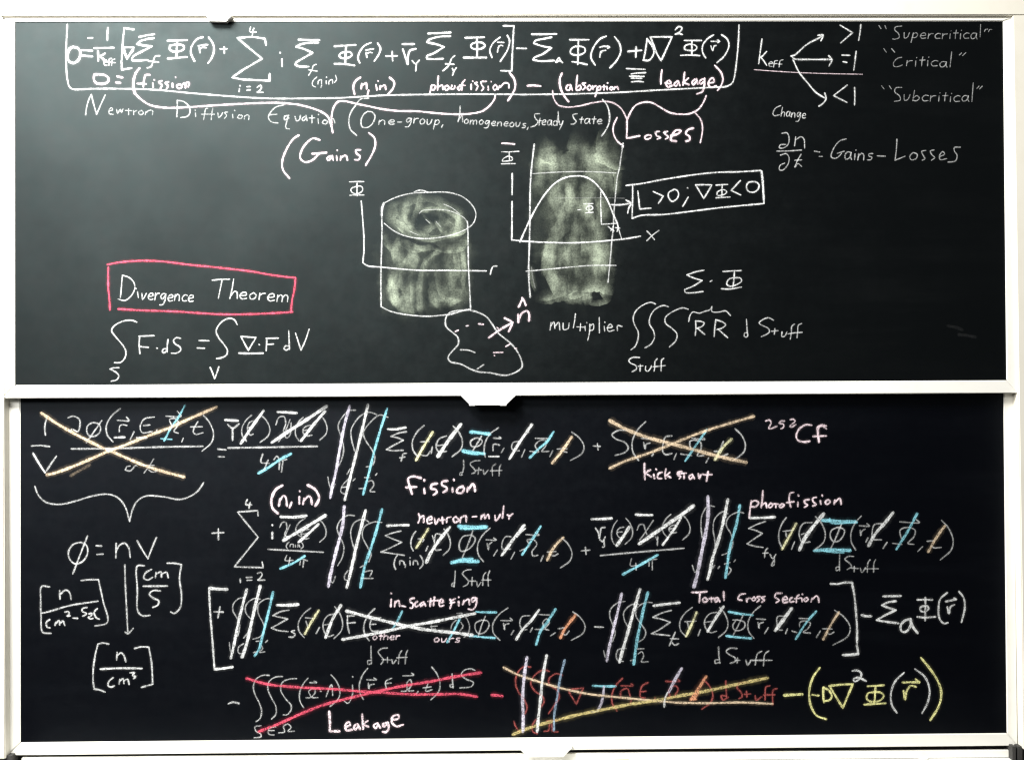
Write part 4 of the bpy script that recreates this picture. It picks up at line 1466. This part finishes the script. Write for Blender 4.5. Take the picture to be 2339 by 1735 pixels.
s 1068 272 1290 270 ; 1225 315 1160 312 1125 345 1160 380 1210 405 1200 445 1155 465
# chalk_formula|bracketed unit n over centimetre cubed
p w 4.3 .74
s 755 800 700 790 655 800 ; 655 800 630 900 612 1030 612 1150 622 1212 ; 622 1212 660 1215 720 1238 ; 988 840 1050 825 1120 828 ; 1120 828 1145 980 1155 1165 ; 1155 1165 1105 1180 1052 1195
s 830 875 825 945 ; 832 905 865 880 890 900 910 962
p w 5 .88
s 675 1028 860 1020 1058 1022
p w 4.4 .78
s 795 1105 755 1140 748 1180 775 1192 805 1180 ; 848 1165 855 1120 ; 858 1135 885 1115 892 1160 ; 895 1135 925 1120 940 1168 ; 948 1062 990 1060 970 1085 1000 1095 980 1115
# chalk_bracket|opening square bracket of the collision terms
p w 8 .8
s 1675 290 1760 298 1835 300
p w 5 .8
s 1670 285 1680 500 1700 760 1720 1030
p w 6.5 .97
s 1720 1030 1800 1022 1885 1008
# chalk_symbol|faint plus sign inside the bracket
p w 4.2 .62
s 1715 505 1800 508 ; 1770 460 1750 562
@ 460 1280
# chalk_integral|triple integral of the scattering term
p w 3.5 .5
s 400 335 340 345 290 400 290 460 330 530 350 600 330 690 ; 540 350 480 345 410 400 405 470 460 540 ; 440 640 385 705 ; 650 355 600 345 520 400 520 480 560 560 580 620 540 690 470 715
s 255 745 265 820 280 850 ; 385 755 340 790 340 840 380 850 ; 500 735 545 732 ; 545 770 560 800 530 835 580 830 ; 475 838 510 830 ; 585 745 605 725
# chalk_strike|white slash down the first integral of the scattering term
p w 7 .94
s 415 260 370 430 330 600 295 780 270 888
# chalk_strike|white slash down the second integral of the scattering term
p w 8 .96
s 537 230 490 420 450 600 410 770 372 880
# chalk_strike|blue slash down the third integral of the scattering term
p b 6.5 .88
s 655 285 620 440 580 600 545 740 530 800 487 868
# chalk_formula|sigma s of the scattering term
p w 7.5 .98
s 692 405 790 405 885 398
p w 4 .6
s 800 450 720 465 652 500 ; 652 500 720 515 788 530 ; 788 530 700 580 640 612 ; 640 612 700 635 792 645
s 852 635 820 645 855 670 840 695 800 695
p w 3.6 .52
g LP 880 430 1000 700 ; EP 1110 480 1220 690
s 950 520 1020 525 ; 955 550 970 600 ; 1080 605 1048 665
g RP 1210 418 1290 710
p w 4 .6
s 1335 500 1335 580 1352 662 ; 1330 505 1398 500 ; 1335 570 1408 562
g LP 1480 435 1585 728
s 1640 520 1560 530 1540 600 1560 640 1620 640 ; 1545 580 1595 578
# chalk_strike|pale yellow slash over r of the scattering term
p y 6 .85
s 1072 452 1010 550 945 668
# chalk_strike|white slash over E of the scattering term
p w 7.5 .96
s 1275 405 1200 530 1135 700
# chalk_strike|pale crossing slashes over F and its bracket
p w 8 .92
s 1325 458 1500 505 1700 555 1900 600 2100 635 2300 655 2480 680
p w 7.5 .92
s 1288 718 1500 680 1720 635 1900 595 2100 560 2350 510 2500 480
p b 5.5 .8
s 1835 460 1790 550 1740 630
@ 900 1280
p b 5.5 .8
s 600 530 550 630 485 745
p w 3.4 .45
g RP 640 500 690 700
s 570 540 530 580 520 620 ; 610 560 630 600 600 640 ; 575 480 620 480 625 500 ; 340 580 345 620 380 622 ; 250 620 258 640 ; 335 600 395 595
# chalk_word|small pink words other and ours
p k 3.6 .75
t ours 365 740 600 742 36
@ 460 1280
t other 1565 720 1810 715 38
# chalk_word|pink word in-scattering
p k 4.8 .92
s 1735 350 1730 420 ; 1732 295 1736 300 ; 1765 420 1770 370 ; 1772 385 1800 360 1812 415 ; 1830 412 1865 418
@ 900 1280
s 185 340 150 350 150 375 175 395 165 430 145 430 ; 215 370 190 390 200 420 225 405 ; 270 375 240 395 245 415 275 385 ; 275 378 290 412 ; 310 370 415 360 ; 335 345 330 415 ; 370 330 360 410 ; 420 385 450 375 435 350 415 375 420 415 455 405
s 510 350 525 380 512 435 ; 520 365 560 345 ; 512 385 555 378 ; 590 370 592 410 ; 590 330 592 335 ; 628 400 640 360 ; 645 370 680 350 690 400 ; 745 335 710 345 715 375 750 350 ; 755 340 750 400 720 445 678 440
# chalk_symbol|phi with thin blue bars in the scattering term
p b 5.5 .9
s 750 465 840 470 935 470 ; 690 685 800 695 925 705
p w 3.6 .52
s 800 540 745 570 745 630 775 665 830 650 868 590 855 550 800 540 ; 835 505 800 590 770 690
# chalk_formula|bracketed r E omega t of the scattering term then minus
p w 3.6 .52
g LP 895 430 1040 725 ; RP 1620 465 1745 725
s 975 545 1080 542 1060 522 ; 1000 570 1010 630 1015 585 1050 572 ; 1095 635 1070 675
s 1240 500 1170 510 1150 570 1170 625 1215 628 ; 1265 610 1245 650 ; 1325 490 1420 495 ; 1290 625 1370 620 1360 560 1395 530 1420 560 1380 620 1415 632 ; 1475 655 1430 685
s 1500 620 1560 610 ; 1530 660 1570 675 1600 640
p w 4 .7
s 1832 602 1912 606
# chalk_strike|white slash over the later E of the scattering term
p w 6.5 .92
s 1325 448 1250 550 1180 620 1115 720
# chalk_strike|blue slash over omega of the scattering term
p b 7 .85
s 1475 442 1400 560 1340 640 1298 765
# chalk_strike|orange slash over t of the scattering term
p q 7 .9
s 1658 495 1590 580 1555 630 1520 705
# chalk_word|faint words d Stuff below the second term
p w 3.5 .5
s 560 90 555 170 548 238 ; 550 200 530 210 530 232 550 228
s 705 80 660 85 625 115 650 150 680 185 670 215 632 235 ; 690 185 745 185 ; 715 150 710 225 ; 755 190 765 235 795 195 ; 840 105 820 130 810 225 ; 875 90 860 130 862 230 ; 800 175 885 175
@ 460 1280
# chalk_word|faint words d Stuff below the scattering term
s 1550 778 1550 860 1555 938 ; 1550 910 1520 912 1525 945 1552 935
s 1700 795 1650 800 1615 830 1640 870 1665 905 1640 945 ; 1650 900 1730 905 ; 1700 880 1700 930 ; 1740 900 1750 938 1780 905 ; 1830 820 1810 850 1800 940 ; 1885 815 1870 850 1862 940 ; 1785 885 1880 880
@ 1330 1280
# chalk_integral|triple integral of the total collision term
p w 3.5 .5
s 390 370 330 380 260 440 250 500 280 590 300 660 275 740 ; 515 395 450 400 380 470 385 540 420 610 425 660 400 710 ; 640 382 580 380 500 430 490 500 540 580 580 650 560 710 515 740
s 195 820 210 880 ; 400 800 330 810 310 860 325 910 375 918 ; 500 805 565 802 ; 440 910 480 905 ; 510 850 545 830 560 870 540 920 605 920
# chalk_strike|lavender slash down the first integral of the total term
p v 7 .88
s 360 300 320 480 280 640 240 820 225 915
# chalk_strike|white slash down the second integral of the total term
p w 8 .94
s 528 260 470 460 420 640 365 830 340 925
# chalk_strike|blue slash down the third integral of the total term
p b 7.5 .8
s 600 288 560 440 530 580 500 730 470 945
# chalk_formula|sigma t of the total collision term
p w 6.5 .97
s 650 410 770 395 890 382
p w 4 .62
s 815 452 730 475 645 515 ; 645 515 730 535 805 560 ; 805 560 700 630 632 665 ; 632 665 700 672 800 682
s 850 650 820 720 795 775 ; 805 710 880 712 ; 820 745 845 770 880 755
p w 3.6 .54
g LP 885 425 1005 690 ; EP 1115 465 1240 655 ; RP 1245 425 1330 700
s 935 555 1040 550 ; 960 560 975 620 ; 1080 625 1058 685
# chalk_strike|pale yellow slash over r of the total term
p y 6 .9
s 1045 468 1000 580 948 690
# chalk_strike|white slash over E of the total term
p w 7 .95
s 1290 418 1220 520 1145 645
# chalk_symbol|phi with thin blue bars in the total term
p b 6 .9
s 1338 465 1450 485 1558 495 ; 1315 685 1420 698 1545 708
p w 3.6 .55
s 1375 540 1420 540 1480 560 1485 600 1440 635 1390 630 1375 590 1400 550 ; 1470 495 1430 580 1380 675
# chalk_formula|bracketed r E omega t of the total term
g LP 1508 410 1630 708
s 1590 530 1675 535 ; 1605 560 1615 615 1620 575 1655 560 ; 1700 610 1665 665
s 1855 505 1785 510 1780 580 1800 630 1830 632 ; 1875 620 1858 665 ; 1980 525 2070 528 ; 1915 640 1960 655 ; 1985 600 1990 560 2040 550 2085 570 2060 620 2020 650 2085 660 ; 2175 640 2140 700
@ 1670 1070
s 835 1460 925 1462 ; 870 1490 900 1510 940 1490
g RP 928 1290 1088 1610
@ 1330 1280
# chalk_strike|thick white slash over the later E of the total term
p w 9 .97
s 1912 435 1850 520 1765 635
# chalk_strike|blue slash over omega of the total term
p b 5.5 .85
s 2138 460 2050 560 1950 715
# chalk_strike|peach slash over t of the total term
@ 1670 1070
p o 5.5 .85
s 985 1308 920 1410 840 1560
@ 1330 1280
# chalk_word|faint words d Stuff below the total term
p w 3.8 .58
s 1245 785 1248 860 1258 935 ; 1250 905 1215 905 1215 935 1258 925
s 1415 800 1350 798 1315 825 1350 860 1395 885 1400 915 1352 935 ; 1395 905 1440 908 ; 1418 885 1415 935 ; 1495 905 1510 950 1545 905 ; 1640 825 1600 850 1580 950 ; 1705 822 1670 850 1655 958 ; 1535 908 1735 908
@ 1740 1300
# chalk_bracket|lower corner of the closing square bracket
p w 5.5 .85
s 868 690 875 720 882 770
p w 7 .95
s 742 780 810 778 882 770
@ 460 1280
# chalk_symbol|minus sign before the leakage term
p w 4.5 .75
s 245 1305 290 1290 345 1302
# chalk_formula|faint leakage integral of omega dot n j
p w 3.6 .55
s 622 1045 560 1045 500 1080 475 1150 490 1220 530 1300 550 1370 535 1440 500 1468 ; 742 1055 680 1060 620 1100 608 1170 640 1250 680 1330 680 1400 640 1445 ; 870 1075 800 1080 740 1110 725 1180 770 1260 820 1320 815 1370 780 1405 748 1405
g LP 893 1070 975 1340 ; RP 1175 1040 1265 1330
s 990 1112 1055 1110 1030 1098 ; 955 1250 1000 1245 980 1190 1030 1165 1040 1200 1010 1245 1065 1248 ; 1085 1188 1095 1192 ; 1140 1240 1165 1170 1190 1130 1200 1230 ; 1380 1130 1380 1220 1340 1300 1305 1280 ; 1380 1055 1385 1062
g LP 1440 980 1520 1265 ; RP 2095 968 2180 1270
s 1510 1085 1600 1085 1575 1068 ; 1525 1115 1530 1170 1540 1135 1580 1125 ; 1690 1170 1685 1100 1740 1070 ; 1680 1120 1735 1115 ; 1840 1050 1940 1042 1920 1025 ; 1825 1190 1875 1185 1880 1110 1910 1085 1920 1130 1890 1185 1940 1185 ; 1980 1190 1965 1215 ; 2025 1160 2100 1150 ; 2070 1120 2050 1190 2110 1175
s 545 1505 490 1515 495 1550 540 1580 545 1605 480 1615 ; 680 1515 620 1530 615 1580 665 1590 ; 620 1550 665 1548 ; 705 1570 760 1560 750 1510 790 1490 820 1520 790 1555 850 1555
@ 900 1280
s 530 1030 535 1100 540 1160 ; 538 1130 512 1130 518 1155 540 1145 ; 740 1000 700 985 640 1000 615 1040 660 1080 725 1110 710 1145 600 1160
@ 460 1280
# chalk_strike|long red slash falling over the leakage term
p r 6.5 .9
s 410 1072 600 1125 900 1155 1200 1170 1500 1195 1700 1205 1900 1218 2200 1218 2350 1215 2520 1240
# chalk_strike|long red slash rising over the leakage term
p r 7 .9
s 520 1560 700 1490 900 1400 1100 1320 1300 1265 1550 1205 1800 1150 2100 1100 2300 1060 2555 1020
# chalk_symbol|red minus sign
@ 900 1280
p r 7 .95
s 892 1225 940 1228 990 1235
# chalk_word|large pink word Leakage
@ 460 1280
p k 6.5 .99
l 1168 1372 1175 1480 1172 1555 1262 1555
p k 5.8 .97
s 1312 1515 1360 1500 1345 1470 1315 1500 1325 1545 1378 1540 ; 1425 1490 1395 1510 1405 1540 1435 1510 ; 1430 1492 1450 1538 ; 1468 1400 1475 1480 1478 1535 ; 1520 1460 1480 1490 1528 1515 ; 1610 1480 1575 1500 1590 1530 1615 1500 ; 1612 1485 1635 1525 ; 1705 1475 1660 1490 1665 1515 1705 1485 ; 1708 1478 1710 1530 1690 1562 1655 1560
s 1745 1450 1800 1440 1800 1408 1750 1420 1740 1470 1780 1510 1845 1495
@ 900 1280
# chalk_formula|dull red triple integral of divergence of J
p d 4.2 .65
s 1250 970 1190 965 1130 1020 1110 1120 1140 1200 1190 1270 1215 1340 1195 1400 ; 1420 1010 1370 995 1290 1040 1250 1120 1290 1190 1360 1240 1370 1290 1330 1345 ; 1540 1045 1480 1030 1415 1080 1420 1130 1490 1180 1510 1240 1470 1310 1410 1395
s 1095 1465 1110 1510 1145 1560 ; 1300 1445 1265 1500 1270 1560 1310 1578 ; 1370 1555 1410 1550 1420 1480 ; 1395 1460 1500 1455 ; 1440 1480 1450 1555 1500 1560
l 1595 1190 1665 1310 1730 1160 1600 1175
g LP 1985 1070 2090 1370
@ 1330 1280
s 350 1140 465 1138 445 1122 ; 350 1255 355 1190 410 1165 440 1240 ; 450 1270 435 1310 ; 605 1110 550 1140 530 1190 535 1245 575 1250 ; 530 1195 585 1190 ; 665 1250 660 1275
s 760 1100 890 1098 870 1080 ; 760 1240 800 1250 790 1180 850 1140 875 1170 840 1240 ; 1000 1215 1070 1210
g RP 1090 1080 1192 1355
s 1310 1095 1315 1180 1320 1250 ; 1318 1235 1270 1230 1285 1270 1335 1245 ; 1500 1110 1430 1120 1415 1160 1450 1200 1460 1240 1430 1258 ; 1480 1218 1540 1215 ; 1500 1190 1505 1245 ; 1580 1230 1590 1270 1640 1240 ; 1715 1140 1680 1150 1670 1270 ; 1780 1165 1745 1180 1740 1315 ; 1655 1225 1760 1222
# chalk_symbol|capital J with a pale blue bar
p b 6 .88
s 95 1140 200 1145 305 1145
p v 6.5 .7
s 198 1148 190 1230 170 1310 140 1365
p w 4 .6
s 80 1375 110 1380 145 1368
# chalk_strike|yellow slash falling over the divergence integral
@ 900 1280
p o 5.5 .9
s 1000 972 1100 1025 1250 1080 1500 1155 1750 1210 1900 1230 2200 1260
@ 1330 1280
s 480 1260 700 1280 900 1295 1200 1298 1450 1292 1740 1305
# chalk_strike|yellow slash rising over the divergence integral
@ 900 1280
p Y 8 .85
s 1085 1585 1250 1520 1500 1450 1700 1400 1900 1360 2200 1300
@ 1330 1280
s 470 1305 700 1270 900 1230 1100 1195 1400 1130 1695 1068
# chalk_strike|lavender slash down the first integral of the divergence term
@ 900 1280
p v 8 .92
s 1215 880 1190 1050 1175 1250 1180 1420 1178 1560
# chalk_strike|white slash down the second integral of the divergence term
p w 7.5 .96
s 1395 862 1360 1050 1340 1250 1320 1420 1308 1560
# chalk_strike|steel blue slash down the third integral of the divergence term
p B 6 .8
s 1560 905 1520 1060 1490 1250 1465 1400 1460 1550
# chalk_strike|pale slash over omega of the divergence term
@ 1330 1280
p v 8 .8
s 908 982 850 1080 790 1200
p w 5 .8
s 780 1200 755 1260 748 1335
# chalk_strike|orange slash over t of the divergence term
p q 8 .85
s 1132 1055 1060 1170 990 1270
p q 6 .8
s 990 1260 1040 1265 ; 1060 1200 1020 1270
# chalk_symbol|pale yellow minus sign
@ 1740 1300
p z 7 .97
s 205 1148 290 1142 372 1138
# chalk_bracket|pale yellow round bracket opening the last term
p z 5.5 .92
s 530 895 470 980 435 1100 445 1230 500 1330 590 1365
# chalk_formula|pale yellow minus D nabla squared
p z 5.5 .95
s 460 1142 522 1150 ; 562 1075 562 1150 568 1212
s 562 1075 610 1100 640 1150 620 1190 568 1200
l 615 1062 720 1050 832 1045 740 1262 620 1065
p w 5 .9
s 828 925 870 920 910 950 890 1000 845 1020 838 1000 880 985 955 1018
# chalk_symbol|pale yellow capital phi
p z 5 .92
s 965 1065 1040 1060 1118 1055 ; 1040 1065 1035 1140 1028 1220 ; 935 1232 1040 1225 1135 1220
s 1030 1118 970 1130 960 1180 1000 1205 1080 1195 1115 1150 1080 1120 1010 1118
# chalk_formula|pale yellow bracketed vector r
p w 5 .85
s 1300 940 1220 1020 1180 1130 1190 1240 1235 1308 ; 1400 908 1490 980 1532 1090 1520 1200 1465 1312
p z 5.5 .95
s 1285 1030 1360 1028 1440 1028 ; 1405 1000 1440 1030 ; 1295 1105 1310 1185 1320 1120 1360 1060 1410 1070
# chalk_bracket|pale yellow round bracket closing the last term
p z 6 .95
s 1455 805 1540 910 1610 1020 1640 1120 1620 1240 1540 1375
'''
write(MARKS)

# faint old eraser streaks left on the dark right side of the upper board
sm = Marks()
for pts, a in (([(2165, 744), (2185, 748), (2198, 753)], 0.06), ([(2190, 764), (2210, 766), (2229, 770)], 0.07)):
    sm.stroke(pts, 'w', 8, a, -0.0004)
sm.build('chalk_smear', 'faint chalk smear near the right edge', UB)

# coloured chalk dust and crumbs lying in the tray
random.seed(21)
CH = [('chalk_stick', 'k', 1568, 1601, 'pink chalk stick lying in the tray right of centre'),
      ('chalk_stick', 'q', 1400, 1436, 'short salmon chalk stub lying in the tray near the handle'),
      ('chalk_stick', 'w', 2100, 2118, 'small white chalk stub at the right end of the tray')]
for nm, c, pa, pb, lab in CH:
    xa_ = P(pa, 1728, 0.012)[0]; xb_ = P(pb, 1728, 0.012)[0]
    f = (xa_ - x0) / (x1 - x0); zt = zl + (zr - zl) * f - 0.0275 + 0.0062
    L_ = xb_ - xa_; n = 14; v = []; fc = []
    for i, (t, r) in enumerate(((0, .0045), (.04, .006), (.96, .006), (1, .0042))):
        for k in range(n):
            a = 2 * math.pi * k / n
            v.append((L_ * (t - .5), r * math.cos(a), r * math.sin(a)))
    for i in range(3):
        for k in range(n): fc.append((i * n + k, i * n + (k + 1) % n, (i + 1) * n + (k + 1) % n, (i + 1) * n + k))
    fc += [tuple(range(n - 1, -1, -1)), tuple(range(3 * n, 4 * n))]
    m, nt, b = mat('stick_' + lab.split()[0 if c != 'q' else 1])
    b.inputs['Base Color'].default_value = (*CHALK[c], 1); b.inputs['Roughness'].default_value = .95
    o = link(nm, mesh(nm, v, fc), m)
    o.location = ((xa_ + xb_) / 2, 0.012, zt); o.rotation_euler = (0, 0, random.uniform(-.25, .25))
    o['label'] = lab; o['category'] = 'chalk'; o['group'] = 'chalk pieces in the tray'
